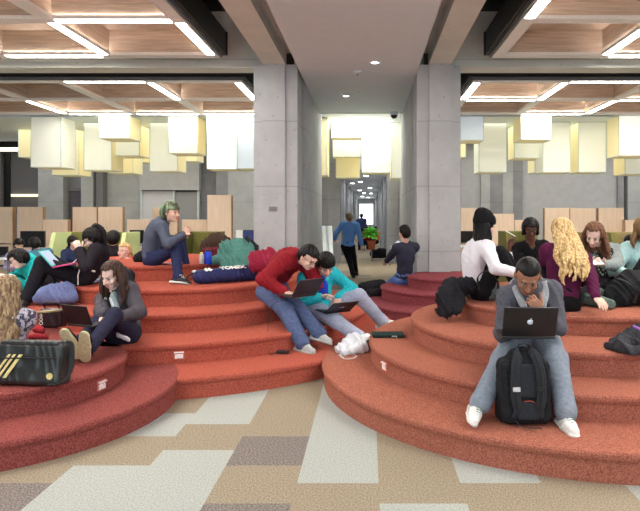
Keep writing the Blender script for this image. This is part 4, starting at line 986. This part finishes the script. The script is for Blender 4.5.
# 15. reclining girl
c_bjk = cloth('black_blazer', (34,30,36))
g = person('girl with glasses and a black ponytail reclining in a black blazer with white piping',
    P(80,279,7.25), P(100,247,7.35), (.25,-.95,.0), P(92.5,238.5,7.25), (-.75,-.25,-.5), up=(-.35,-.05,.9), bend=(.03,.03,-.03),
    R=(P(82,251,7.5),(-.5,.5,-.8)), L=(P(79,250,7.05), (.3,-.8,-1)), RL=(P(30,292,7.15), (-.2,0,1)), LL=(P(27,298,6.85), (-.2,0,1)), female=True, skin='pale', s=1.05,
    top=dict(m=c_bjk, o=.024, f=.006, name='blazer', collar=True), pants=dict(m=c_bkp, o=.02, r=1.1), hair=('ponytail', H_blk, .2, None, (.2,0,-1)), glasses=True,
    shoes=dict(m=M_dsole, sole=M_dsole), toes=((-.2,-1,-.1),(.3,-1,-.1)), vox=.011, hands=(None, dict(d=X((-.3,0,1)), pn=X((-.5,.5,0)), curl=1.0)))
mb = MB(); a = g['arms'][1]; n_ = g['nk']
mb.tube([n_+X((.03,-.08,.02)), n_+X((-.03,-.2,-.03)), n_+X((-.17,-.2,-.12)), n_+X((-.27,-.18,-.2))], .009, 6, flat=.006)
mb.tube([P(82,262,7.02), P(78,275,7.0), P(78,285,7.0)], .012, 6, flat=.008).tube([P(88,270,6.98), P(95,271.5,6.98)], .012, 6)
mb.build('white_piping', M_wsole, g['root'])
# 16. teal top girl
c_t2 = cloth('teal_jersey', (24,158,158), (40,178,176))
person('dark haired student in a teal top slumped behind the bent knees of the reclining girl',
    P(46,284,7.9), P(29,262,7.6), (.5,-.8,.1), P(18,259,7.45), (-.55,-.55,-.5), up=(-.6,-.1,.6), R=(P(12,276,7.5),(-.4,.3,-.9)), L=(P(10,279,7.2), (.1,-.7,-.7)), RL=(P(60,290,7.6),(-.2,0,1)), LL=(P(52,292,7.4),(-.2,-.3,1)),
    female=True, skin='pale', s=1.02, top=dict(m=c_t2, o=.028, f=.007), pants=dict(m=c_bkp), hair=('bob', H_blk), glasses=True, vox=.012)
# 17. green hair
c_sl = cloth('slate_sweater', (74,80,96), (88,94,112)); c_ij = denim('indigo_jeans', (38,42,72))
person('boy with green dyed hair in a slate sweater sitting sideways on the top red step',
    P(153,258.5,7.8), P(163,221.5,7.75), (-.35,.92,0), P(171,212.5,7.65), (.9,-.3,-.05), up=(0,0,1), bend=(-.07,0,.02),
    R=(P(184.5,234,7.5), (.1,-.6,-1)), L=(P(180,240,8.0), (.4,.5,-1)), RL=(P(178,277,7.35), (.9,-.2,.9)), LL=(P(186,268,7.95), (.6,.2,1)), skin='light', s=1.0,
    top=dict(m=c_sl, o=.022, f=.007, ff=20, drop=.03, name='sweater'), pants=dict(m=c_ij, o=.016, f=.006, ext=.04), hair=('mop', H_grn), hsz=1.1, shoes=dict(m=cloth('dark_canvas', (52,52,56)), laces=c_lace), toes=((1,-.35,-.05),(1,0,-.1)), vox=.011,
    hands=(dict(d=X((.6,-.2,.6)), pn=X((-.2,-1,.2)), curl=.7), dict(d=X((.6,-.1,.5)), pn=X((-.5,0,-.5)), curl=.8)))
# students further back
c_nh = cloth('navy_hoodie', (44,52,82)); c_or = cloth('orange_jersey', (200,80,50)); c_gyb = cloth('blue_grey_jersey', (70,110,130))
def bg_person(label, px, py, Z, face, top, hair, skin='light', lean=(0,0,0), female=False, gl=False, seat=.5):
    hd_ = P(px, py, Z); nk_ = hd_+X((-lean[0], -lean[1], -.17-lean[2])); pe = nk_-X((lean[0], lean[1]-.08, .47)); f_ = X(face); f2 = X((f_.x, f_.y, 0)).normalized(); sd_ = X((-f2.y, f2.x, 0))*-1
    sd_ = X((0,0,1)).cross(f2)
    return person(label, pe, nk_, sd_, hd_, face, R=(nk_+f2*.32-sd_*.08-X((0,0,.3)), -sd_-X((0,0,1))), L=(nk_+f2*.32+sd_*.08-X((0,0,.28)), sd_-X((0,0,1))),
        RL=(pe+f2*.42-sd_*.12-X((0,0,.4)), f2+X((0,0,1))), LL=(pe+f2*.42+sd_*.12-X((0,0,.4)), f2+X((0,0,1))), skin=skin, top=top, pants=dict(m=c_bkp), hair=hair, glasses=gl, female=female, vox=.016, detail=False)
bg_person('girl in a navy hoodie with head bowed inside the yellow-green booth sofa', 73, 242, 11.9, (.7,-.6,-.5), dict(m=c_nh, o=.024, hood=True), ('bob', H_blk), lean=(.04,-.08,0), female=True)
bg_person('dark haired student in black seen over the shoulder of the ponytail girl', 113.5, 239, 9.6, (-.2,.9,-.2), dict(m=c_bjk, o=.03), ('mop', H_blk))
bg_person('small dark haired student in lilac at the white table beside the black monitor', 19, 245, 12.6, (.6,-.7,-.3), dict(m=cloth('lilac', (150,140,180)), o=.02), ('mop', H_blk))
bg_person('student with dark curls in a blue-grey top before the black monitor', 35, 244, 11.8, (-.5,.8,-.3), dict(m=c_gyb, o=.03), ('mop', H_blk), lean=(-.06,.0,0))
bg_person('dark haired student with face half visible between the scarf woman and the mint top', 630, 242, 10.5, (-.2,-.9,-.3), dict(m=c_bjk, o=.03), ('bob', H_blk), female=True)
bg_person('blond student with glasses lying low behind the step, beside the slate sweater', 124, 251, 9.0, (-.2,-.85,.1), dict(m=c_wt, o=.02), ('short', H_bld), 'pale', gl=True)
person('person in dark clothes standing far down the corridor',
    P(361.5,229,30), P(361.5,219.5,30), (-1,0,0), P(361.5,216,30), (0,1,0), R=(P(364,230,30),(.5,-.5,0)), L=(P(359,230,30),(-.5,-.5,0)), RL=(P(362.5,245,30),(0,1,0)), LL=(P(360,245,30),(0,1,0)),
    top=dict(m=c_nh, o=.03), pants=dict(m=c_bkp), hair=('short', H_blk), vox=.022, detail=False, shoes=dict(m=M_dsole), s=1.0)
for i, (px, c, lab) in enumerate(((366,c_red,'tiny figure in red seated far down the corridor'),(370,c_nh,'tiny figure in navy seated far down the corridor beside the one in red'),(375.5,c_or,'tiny figure in orange seated far down the corridor behind the plant'))):
    bg_person(lab, px, 229, 28+i*.8, (-.5,-.8,-.2), dict(m=c, o=.03), ('short', H_blk))
# ---------------------------------------------------------------- laptops
M_lapk = mat('laptop_black', (22,21,24), .35); M_lapb = mat('laptop_umber', (52,40,42), .35); M_key = mat('keyboard_black', (30,30,33), .6); M_silver = mat('silver', (186,186,190), .35)
M_logo = mat('logo_pale', (206,216,236), .4); M_scr2 = mat('lit_screen', (120,140,170), .3, emit=.5)
def text_mesh(name, body, size, M, loc, m, parent, extr=.0006, shear=0, bold=0):
    cu = bpy.data.curves.new(name, 'FONT'); cu.body = body; cu.size = size; cu.align_x = 'CENTER'; cu.align_y = 'CENTER'; cu.extrude = extr; cu.offset = bold; cu.shear = shear
    to = bpy.data.objects.new(name+'_src', cu); C.objects.link(to); dg = bpy.context.evaluated_depsgraph_get(); dg.update()
    me = bpy.data.meshes.new_from_object(to.evaluated_get(dg)); C.objects.unlink(to); bpy.data.objects.remove(to)
    me.transform(pinv(parent) @ (Matrix.Translation(loc) @ M.to_4x4())); me.materials.clear(); me.materials.append(m)
    o = bpy.data.objects.new(name, me); link(o, parent); return o
def laptop(hinge, user, w, d, lean, label, m, lidm=None, logo=None, tilt=0, screen=None, name='laptop', basem=None):
    user = Vector(user).normalized(); up = Vector((0,0,1)); side = user.cross(up).normalized(); up = side.cross(user).normalized()
    root = empty(name, hinge, label, 'laptop'); hinge = Vector(hinge)
    M = Matrix((side, user, up)).transposed()
    b = MB().box(hinge+user*d/2, (w, d, .018), M, .004).build('base', basem or m, root)
    kb = MB()
    for i in range(12):
        for j in range(5): kb.box(hinge+user*(.035+j*.022)+side*((i-5.5)*w/13.5)+up*.0105, (w/15.5,.018,.003), M)
    kb.build('keyboard', M_key, root); MB().box(hinge+user*(d*.78)+up*.0095, (w*.28,d*.24,.002), M).build('touchpad', M_silver if m is not M_lapk else M_key, root)
    ld = (up*math.cos(lean)-user*math.sin(lean)).normalized(); ln_ = side.cross(ld).normalized()
    LM = Matrix((side, ld, side.cross(ld))).transposed()
    nrm = side.cross(ld)
    if nrm.dot(user) > 0: out = -nrm
    else: out = nrm
    c = hinge+up*.012+ld*d*.5
    lid = MB().box(c, (w, d*.98, .012), LM, .004).build('lid', lidm or m, root)
    MB().box(c-out*.0065, (w*.9, d*.84, .002), LM).build('screen', screen or M_scr2, lid)
    TMx = Matrix((out.cross(ld)*-1, ld, out)).transposed() if False else Matrix((ld.cross(out), ld, out)).transposed()
    p = c+out*.0068
    if logo == 'fruit':   # bitten fruit silhouette
        S = Sdf(); R_ = TMx
        def q(x, y): return p+R_ @ Vector((x, y, 0))
        k = w/.38
        for sx in (-1,1): S.ell(q(sx*.0085*k,.002), (.0135*k,.018*k,.0012), R_, k=.004)
        S.cap(q(0,.0), q(0,-.006), .010*k, k=.003); S.ell(q(.026*k,.003), (.0095*k,.0095*k,.02), R_, k=.001, sub=True)
        S.ell(q(.004*k,.026*k), (.0035*k,.008*k,.0012), R_ @ Matrix.Rotation(-.5,3,'Z'), k=.001)
        V, Q = S.mesh(.0012); npmesh('logo', [(V,Q,0)], [M_logo], lid)
    elif logo: text_mesh('logo', logo, w*.13, TMx, p, M_logo, lid)
    return root
laptop(P(528.5,338,4.13), (0,1,.03), .385, .235, .30, 'black laptop with a pale bitten fruit logo on the knees of the man in denim', M_lapk, logo='fruit')
laptop(P(304,296,6.32), (-.72,.69,.05), .35, .24, .62, 'open umber laptop on the knees of the man in the wine red fleece', M_lapb)
laptop(P(338,312,6.62), (-.55,.83,.05), .34, .23, .95, 'open black laptop on the pale jeans of the man in the turquoise jacket', M_lapk, logo='acer')
laptop(P(80,326,5.2), (.38,.92,.1), .31, .2, .25, 'small black netbook on the lap of the girl in the charcoal jacket', M_lapk)
laptop(P(57,266.5,7.0), (1,.15,.2), .3, .24, .5, 'laptop with teal lid and magenta base in the lap of the reclining girl', mat('magenta_plastic', (190,60,120), .4), lidm=mat('teal_plastic', (60,190,180), .4))
# power adapter and cable
r = empty('power_adapter', P(283,353,6.05), 'black power adapter brick with cable by the grey suede shoes', 'power adapter')
cc = Vector((P(283,353,6.05).x, 6.05, .21)); MB().box(cc, (.13,.055,.032), basis((.1,1,0)), .006).build('brick', M_lapk, r)
MB().tube(bez([Vector((cc.x-.06,6.05,.205)), Vector((cc.x-.13,6.0,.2)), P(269,344,6.15), P(268,325,6.3), P(272,305,6.35), P(292,298,6.3)], 8), .0035, 6).build('cable', M_lapk, r, True)
# ---------------------------------------------------------------- bags and clothes lying about
def tread(px, py, z):
    Z = F*(EYE-z)/(py-VY); return Vector(((px-VX)*Z/F, Z, z))
def heap(name, label, cat, m, caps, vox=.011, amp=.012, ff=18, extra=None, k=.07, floor_=None, seed=1):
    """soft thing: list of (a, b, ra, rb)"""
    c = caps[0][0]; r = empty(name, Vector((c[0], c[1], floor_ if floor_ is not None else c[2])), label, cat)
    S = Sdf()
    for a in caps: S.cap(a[0], a[1], a[2], a[3], k=k)
    if floor_ is not None: S.cut((0,0,floor_+.003), (0,0,-1))
    nm = {'coat':'cloth','jacket':'cloth','scarf':'cloth'}.get(name, 'body')
    V, Q = S.mesh(vox, folds(amp, ff, seed)); npmesh(nm, [(V,Q,0)], [m], r); return r
M_lea = mat('black_vinyl', (34,38,38), .28, (44,50,50), 6, .15, 10); M_gold = mat('gold_print', (206,192,130), .5); M_web = mat('webbing_black', (24,24,26), .8)
# striped messenger bag
c = Vector((P(35,360,4.33).x, 4.33, .38)); bm_ = basis((-.1,-1,.18)); r = empty('messenger_bag', c, 'big black shiny messenger bag with gold stripes on the maroon-red step', 'bag')
S = Sdf(); S.box(c+X((0,0,.155)), (.225,.055,.12), bm_, rr=.035, k=.01); V, Q = S.mesh(.009, folds(.006,22,4)); npmesh('body', [(V,Q,0)], [M_lea], r)
S = Sdf(); S.box(c+X((.0,-.062,.15)), (.235,.008,.115), bm_, rr=.012, k=.01).box(c+X((0,0,.305)), (.22,.05,.006), bm_, rr=.015, k=.02); V, Q = S.mesh(.009, folds(.005,26,9)); fl = npmesh('flap', [(V,Q,0)], [M_lea], r)
def fb(u, v, o=.095): return c+X((0,0,.15))+bm_ @ X((u, o, v))
mb = MB()
for a, wd in ((-.205,.02),(-.165,.02),(-.12,.028)):
    mb.add([fb(a-.055,-.10+.0), fb(a-.055+wd,-.10), fb(a+.055+wd,.07), fb(a+.055,.07)], [(0,1,2,3)])
v = [x for x in mb.v]; mb2 = MB()
for i in range(0, len(v), 4):
    q = v[i:i+4]; n_ = bm_ @ X((0,.004,0)); mb2.add(q+[p_+n_ for p_ in q], [(0,1,2,3),(7,6,5,4),(0,4,5,1),(1,5,6,2),(2,6,7,3),(3,7,4,0)])
mb2.build('gold_stripe', M_gold, fl)
MB().lathe([(.024,0),(.024,.004),(.018,.004),(.018,.001),(.001,.001)], fb(.19,-.08,.093), 20, Matrix((X((1,0,0)), X((0,0,1)), X((0,-1,0)))).transposed()).build('badge', M_gold, fl)
MB().tube([fb(-.23,.04,.098), fb(.23,.05,.098)], .009, 8, flat=.005).build('zip_band', M_web, fl)
MB().tube(bez([fb(.2,.15,.0), fb(.25,.16,-.02), fb(.285,.05,0), fb(.3,-.06,.03), fb(.26,-.125,.07), fb(.19,-.14,.1)], 6), .022, 8, flat=.006).build('strap', M_web, r, True)
# backpack between the feet
c = X((P(527,400,3.95).x, 4.0, .196)); r = empty('backpack', c, 'black backpack with padded straps standing between the feet of the seated man', 'backpack')
M_bp = mat('pack_black', (20,21,24), .75, (32,34,38), 40, .4, 120, spec=.2); M_bp2 = mat('pack_mesh', (38,41,46), .85, (54,58,64), 200, .5, 300, spec=.2); M_org = mat('orange_piping', (176,74,48), .7)
bm_ = basis((0,-1,.12)); bm_m = bm_
def bf(u, v, o): return c+X((0,.03,.0))+bm_ @ X((-u, o, v))
S = Sdf(); S.box(bf(0,.22,-.0), (.125,.07,.17), bm_, rr=.045, k=.03).ell(bf(0,.42,-.0), (.12,.075,.1), bm_, k=.05).box(bf(0,.13,-.05), (.145,.05,.1), bm_, rr=.03, k=.03)
V, Q = S.mesh(.008, folds(.004,30,2)); npmesh('body', [(V,Q,0)], [M_bp], r)
S = Sdf(); S.box(bf(0,.3,.113), (.055,.006,.1), bm_, rr=.012, k=.01).box(bf(0,.1,.113), (.06,.008,.045), bm_, rr=.015, k=.01); V, Q = S.mesh(.007); npmesh('back_panel', [(V,Q,0)], [M_bp2], r)
for q in (-1,1):
    pts = bez([bf(q*.035,.49,.06), bf(q*.06,.47,.12), bf(q*.085,.36,.15), bf(q*.09,.22,.15), bf(q*.075,.12,.14), bf(q*.09,.07,.12), bf(q*.12,.04,.09)], 6)
    st = MB().tube(pts, [.034]*24+[.028-.001*k for k in range(len(pts)-24)], 8, flat=.009, up=bm_@X((0,1,0))).build('shoulder_strap', M_bp2, r, True)
    MB().tube([p_+bm_@X((0,.012,0)) for p_ in pts[3:26]], .009, 6, flat=.004, up=bm_@X((0,1,0))).build('webbing', M_web, st, True)
    MB().box(bf(q*.085,.25,.166), (.05,.01,.03), bm_, .003).build('slider', M_silver if q > 0 else M_web, st)
    MB().box(bf(q*.15,.13,-.01), (.03,.12,.15), bm_, .012).build('side_pocket', M_bp2, r)
MB().tube(bez([bf(-.04,.5,.05), bf(-.03,.54,.06), bf(.03,.54,.06), bf(.04,.5,.05)], 5), .011, 8, flat=.006).build('grab_handle', M_web, r, True)
MB().tube(bez([bf(-.05,.41,.125), bf(-.055,.35,.126), bf(0,.325,.127), bf(.055,.35,.126), bf(.05,.41,.125)], 6), .003, 6).tube(bez([bf(-.05,.06,.128), bf(-.055,.13,.13), bf(-.03,.165,.13), bf(.03,.165,.13)], 6), .003, 6).build('orange_piping', M_org, r, True)
MB().tube(bez([bf(.1,.05,.1), bf(.06,.01,.14), bf(.0,.0,.17), bf(-.07,.0,.18)], 6), .008, 6, flat=.003).build('loose_strap', M_web, r, True)
# blue grey bag, tote, magazine
M_bgb = cloth('blue_grey_nylon', (88,98,140), (112,124,166), rough=.5); M_tote = mat('brown_patent', (46,26,32), .3)
heap('shoulder_bag', 'slumped blue-grey nylon bag on the red step below the reclining girl', 'bag', M_bgb, [(tread(44,302,.575), tread(68,300,.575), .12, .1), (P(50,293,6.85), P(66,290,6.9), .11, .1), (P(40,298,6.8), P(72,298,6.85), .07, .07)], floor_=.575, amp=.014)
c = tread(53,327,.57); r = empty('tote_bag', c, 'dark brown patent tote bag with a pale motif behind the messenger bag', 'bag')
S = Sdf(); S.box(c+X((0,0,.09)), (.10,.04,.07), basis((-.1,-1,.1)), rr=.02, k=.02); V, Q = S.mesh(.009, folds(.006,24,6)); npmesh('body', [(V,Q,0)], [M_tote], r)
MB().tube(bez([c+X((-.07,0,.17)), c+X((-.06,-.05,.24)), c+X((.05,-.05,.24)), c+X((.07,0,.17))], 6), .008, 8).build('handle', M_tote, r, True)
mb = MB()
for i in range(3): mb.tube([c+X((-.075+.01*math.cos(t/8*6.28)*(1+.3*i), -.072, .12-.035*i+.015*math.sin(t/8*6.28))) for t in range(9)], .003, 6)
mb.build('pale_motif', M_wsole, r)
c = P(50,311,5.35); o = MB().box(c, (.3,.16,.014), basis((.35,1,.0), (-.12,0,1)), .002).build('magazine', mat('magazine_cover', (186,168,120), .5, (60,52,48), 9)); tag(o, 'tan and dark magazine lying on top of the brown tote bag', 'magazine')
heap('scarf', 'crumpled brick red scarf tucked behind the messenger bag', 'scarf', cloth('brick_scarf', (140,40,48)), [(tread(33,338,.575), tread(44,338,.575), .04, .04), (tread(36,334,.575)+X((0,0,.05)), tread(42,335,.575)+X((0,0,.04)), .035, .03)], floor_=.57, amp=.008)
# papers by the reclining girl
c = tread(84,283,.778)
for i, (dx, dy, a, mm, lab) in enumerate(((0,0,.1,M_pc[1],'lower white paper pad beside the hip of the reclining girl'),(.07,.02,.4,mat('paper_blue', (150,172,222), .7),'pale blue paper pad beside the hip of the reclining girl'),(.04,.03,-.3,M_pc[1],'topmost crumpled white papers beside the hip of the reclining girl'))):
    o = MB().box(c+X((dx,dy,.012+.024*i)), (.3,.21,.02), basis((a,1,.05*i)), .003).build('paper_pad', mm); tag(o, lab, 'papers')
# dark coat behind the girl in the charcoal jacket
M_blk2 = cloth('black_coat', (26,26,30), (44,44,50)); 
heap('coat', 'black padded coat with grey-green lining heaped on the step behind the woman', 'coat', M_blk2, [(P(112,281,6.85), P(126,284,6.7), .1, .09), (P(118,272,6.9), P(128,276,6.8), .09, .08), (P(125,292,6.6), P(131,286,6.6), .06, .06)], amp=.016, floor_=.58)
heap('backpack', 'small black bag beside the hip of the boy in the slate sweater', 'bag', M_blk2, [(tread(137,262,.985)+X((0,.1,.05)), tread(142,262,.985)+X((0,.15,.12)), .09, .07)], amp=.01, floor_=.98)
o = MB().box(tread(172,264,.985)+X((0,.02,.01)), (.2,.26,.012), basis((.5,1,0)), .002).build('folder', mat('pink_card', (222,150,178), .6)); tag(o, 'pink folder under the thigh of the boy in the slate sweater', 'folder')
# bottles
def bottle(px, z, Z, h_, rad, mb_, mc, label):
    c = X(((px-VX)*Z/F, Z, z)); r = empty('water_bottle', c, label, 'bottle')
    MB().lathe([(rad*.9,0),(rad,.01),(rad,h_*.72),(rad*.9,h_*.8),(rad*.55,h_*.86),(rad*.5,h_*.88)], c, 20).build('body', mb_, r, True)
    MB().lathe([(rad*.62,h_*.86),(rad*.62,h_*.98),(rad*.5,h_)], c, 20).build('cap', mc, r, True)
bottle(208,.98,7.85,.205,.05, mat('bottle_blue', (32,66,190), .25), M_lapk, 'cobalt blue water bottle with black cap at the end of the top red step')
bottle(201.5,.98,7.95,.16,.034, mat('bottle_clear', (206,210,200), .15), mat('cap_yellow', (216,206,110), .5), 'small clear bottle standing just behind the cobalt blue bottle')
# coats behind
heap('coat', 'dark brown coat heaped over a bag behind the blue bottle', 'coat', cloth('brown_coat', (58,44,38), (80,62,52)), [(P(209,246,8.7), P(222,243,8.7), .13, .13), (P(215,238,8.7), P(226,247,8.7), .1, .1), (P(206,255,8.6), P(226,256,8.6), .09, .09)], amp=.02, ff=14, vox=.014)
heap('backpack', 'maroon bag with a red rim under the dark brown coat', 'bag', cloth('maroon_bag', (92,30,40)), [(P(206,252,8.35), P(224,252,8.35), .07, .07), (P(206,258,8.3), P(222,258,8.3), .06, .06)], amp=.008)
M_tc = cloth('sage_teal_coat', (66,112,104), (94,142,132)); 
r = heap('coat', 'large sage teal coat draped beyond the duffel, hanging over the top red step', 'coat', M_tc, [(P(228,250,8.0), P(238,247,8.1), .14, .13), (P(216,259,7.9), P(232,262,7.8), .08, .1), (P(240,243,8.0), P(236,268,7.75), .05, .09), (P(250,246,8.0), P(247,270,7.7), .05, .08), (P(225,268,7.75), P(240,270,7.7), .06, .06)], amp=.03, ff=15, vox=.012)
heap('coat', 'black coat collar sticking up from the sage teal coat', 'coat', M_blk2, [(P(247,240,8.25), P(254,247,8.2), .05, .06), (P(251,250,8.2), P(258,262,8.0), .08, .09)], amp=.02)
heap('jacket', 'crumpled crimson jacket squeezed behind the back of the wine red fleece', 'jacket', cloth('crimson_jacket', (134,28,54), (164,50,76)), [(P(256,257,7.6), P(270,254,7.6), .09, .09), (P(258,262,7.55), P(268,263,7.5), .1, .1), (P(254,266,7.5), P(268,268,7.5), .07, .08)], amp=.028, ff=24)
# duffel
M_duf = cloth('duffel_navy', (38,42,84), (52,58,104), rough=.5)
a = tread(197,285,.778)+X((0,.1,.085)); b = tread(256,281,.778)+X((0,.12,.1)); r = empty('racket_bag', a-X((0,0,.085)), 'long navy racket bag with white lettering lying on the red step', 'bag')
S = Sdf(); S.cap(a, b, .085, .10, k=.02).cap(a+X((0,.0,.04)), b+X((0,0,.05)), .05, .06, k=.04); S.cut((0,0,.78), (0,0,-1)); V, Q = S.mesh(.010, folds(.010,16,7)); npmesh('body', [(V,Q,0)], [M_duf], r)
ax_ = (b-a).normalized(); nrm = X((0,-.5,.87)); sx_ = ax_; ny = nrm.cross(sx_).normalized(); LM = Matrix((sx_, ny, sx_.cross(ny))).transposed()
text_mesh('lettering', 'YONEX', .10, LM, a+ax_*.46+nrm*.112, M_wsole, r, extr=.002, bold=.004)
mb = MB()
for q in (0,.045):
    p0 = a+ax_*(.10+q)+nrm*.112
    mb.box(p0+LM@X((0,.012,0)), (.028,.05,.006), LM@Matrix.Rotation(-.5,3,'Z'), .002).box(p0+LM@X((.012,-.022,0)), (.028,.05,.006), LM@Matrix.Rotation(-.9,3,'Z'), .002)
mb.build('emblem', M_wsole, r)
MB().tube(bez([a+X((-.07,0,.05)), a+X((-.13,-.03,.02)), a+X((-.15,-.05,-.04)), a+X((-.08,-.09,-.06))], 6), .012, 8).build('carry_loop', M_web, r, True)
MB().ball(a+X((-.06,-.02,.075)), (.03,.03,.018)).build('end_cap', M_wsole, r, True)
# pale laptop bag beside the turquoise jacket man's shoe
M_wb = cloth('white_canvas', (206,208,216), (226,228,234)); 
r = heap('shoulder_bag', 'limp white canvas bag lying on the step by the striped shoe', 'bag', M_wb, [(tread(341,353,.19)+X((0,0,.04)), tread(355,351,.19)+X((0,.03,.09)), .06, .09), (tread(344,356,.19)+X((0,0,.03)), tread(361,353,.19)+X((0,0,.06)), .05, .07), (tread(350,352,.19)+X((0,.05,.1)), tread(362,349,.19)+X((0,0,.1)), .05, .06)], floor_=.192, amp=.02, ff=22, vox=.008)
MB().tube(bez([tread(339,355,.2), tread(346,359,.2), tread(356,357,.2), tread(353,352,.25)], 6), .012, 6, flat=.004).build('strap', M_silver, r, True)
# tablet sleeve
c = tread(388,336,.383); r = empty('tablet_sleeve', c, 'dark green zipped tablet sleeve lying on the orange-brick step', 'sleeve')
S = Sdf(); S.box(c+X((0,0,.016)), (.155,.085,.004), basis((-.05,1,0)), rr=.012, k=.01); V, Q = S.mesh(.006); npmesh('body', [(V,Q,0)], [cloth('dark_green_neoprene', (28,44,42))], r)
MB().box(c+X((.06,-.1,.018)), (.05,.006,.008)).box(c+X((.085,-.108,.01)), (.008,.008,.022)).build('zip_pull', M_silver, r)
# bags near the column and in the corridor
heap('backpack', 'black backpack lying on the crimson step by the man in navy', 'backpack', M_blk2, [(tread(363,293,.19)+X((0,0,.1)), tread(380,293,.19)+X((0,0,.13)), .11, .13), (tread(370,296,.19)+X((0,0,.05)), tread(382,295,.19)+X((0,0,.06)), .08, .08)], floor_=.0, amp=.012, vox=.014)
heap('backpack', 'black bag with grey straps on the floor at the corridor wall', 'bag', M_blk2, [(P(374,254,21.5), P(384,254,21.5), .17, .16), (P(380,251,21.5), P(386,252,21.5), .12, .12)], floor_=.0, amp=.02, vox=.02)
r = empty('music_stand', (P(389,258,21).x, 21, 0), 'thin black stand leaning by the corridor wall beside the bag', 'stand'); MB().tube([X((P(387,257,21).x,21,.01)), P(390,243,21)], .03, 8).box(P(390,241.5,21), (.1,.05,.12)).build('post', M_blackmetal, r)
c = P(397,243,10.75); heap('jacket', 'white jacket hanging over the arm of the man in dark navy', 'jacket', c_wt, [(P(398,244,11.05), P(395,252,11.25), .06, .06), (P(394,247,11.2), P(391,258,11.4), .05, .05)], amp=.012, vox=.013)
# things on the right hand platform
heap('coat', 'black coat hanging over the edge of the step behind the beanie woman', 'coat', M_blk2, [(P(468,285,6.05), P(450,287,6.0), .1, .09), (P(452,286,5.95), P(442,300,5.9), .08, .07), (P(447,296,5.85), P(448,312,5.75), .1, .06), (P(458,300,5.85), P(458,310,5.75), .07, .05), (P(440,311,5.85), P(445,314,5.8), .04, .03)], amp=.02, ff=15, vox=.010)
r = heap('handbag', 'slouchy dark grey-green leather bag on the top orange-brick step', 'bag', mat('grey_green_leather', (58,66,66), .4, (84,96,94), 8, .3, 12), [(tread(474,299,.755)+X((0,.05,.07)), tread(498,301,.755)+X((0,.05,.07)), .095, .1), (tread(482,298,.755)+X((0,.1,.14)), tread(492,298,.755)+X((0,.1,.15)), .06, .05)], floor_=.755, amp=.018, vox=.009)
MB().tube(bez([P(479,290,5.8), P(478,277,5.75), P(487,271,5.75), P(497,280,5.75), P(498,291,5.8)], 6), .011, 8, flat=.006).build('handle', M_web, r, True)
r = empty('sketch_pad', P(499,258,6.7), 'open white sketch pad between the beanie woman and the woman with glasses', 'sketch pad')
MB().box(P(494,257,6.6), (.2,.012,.16), basis((-.3,-1,.6)), .002).build('page', M_pc[1], r); MB().box(P(506,258,6.65), (.18,.012,.15), basis((.2,-1,.6)), .002).build('page', M_pc[1], r)
r = heap('backpack', 'bulky black backpack beside the scarf woman on the top step', 'backpack', M_bp, [(P(620,292,5.75), P(645,290,5.7), .13, .15), (P(628,280,5.8), P(645,278,5.8), .1, .1), (P(612,298,5.7), P(622,300,5.65), .08, .08)], amp=.016, ff=16, floor_=.76)
MB().tube(bez([P(618,279,5.68), P(628,283,5.55), P(636,292,5.52), P(634,303,5.55)], 6), .02, 8, flat=.008).build('shoulder_strap', M_web, r, True)
heap('jacket', 'crumpled grey-green raincoat on the top step beneath the scarf woman', 'jacket', cloth('grey_green_rain', (62,80,76), (104,122,116), rough=.4), [(tread(590,306,.755)+X((0,.05,.05)), tread(612,309,.755)+X((0,.03,.04)), .07, .06), (tread(592,300,.755)+X((0,.05,.11)), tread(603,302,.755)+X((0,.04,.08)), .06, .06)], floor_=.755, amp=.018, vox=.009)
r = heap('jacket', 'charcoal grey jacket lying on the orange-brick step at the photo edge', 'jacket', cloth('charcoal_wool', (48,48,52), (70,70,76)), [(tread(611,350,.572)+X((0,.03,.02)), tread(645,352,.572)+X((0,.03,.05)), .03, .07), (tread(622,350,.572)+X((0,.05,.05)), tread(650,342,.572)+X((0,.0,.11)), .05, .09), (tread(618,352,.572)+X((0,0,.02)), tread(640,355,.572)+X((0,.0,.03)), .04, .06)], floor_=.572, amp=.024, ff=20, vox=.008)
o = MB().tube([P(633,326,4.55), P(648,333,4.5)], .009, 8).build('highlighter_pen', mat('violet_plastic', (170,90,190), .4)); tag(o, 'violet pen lying on the charcoal grey jacket', 'pen')
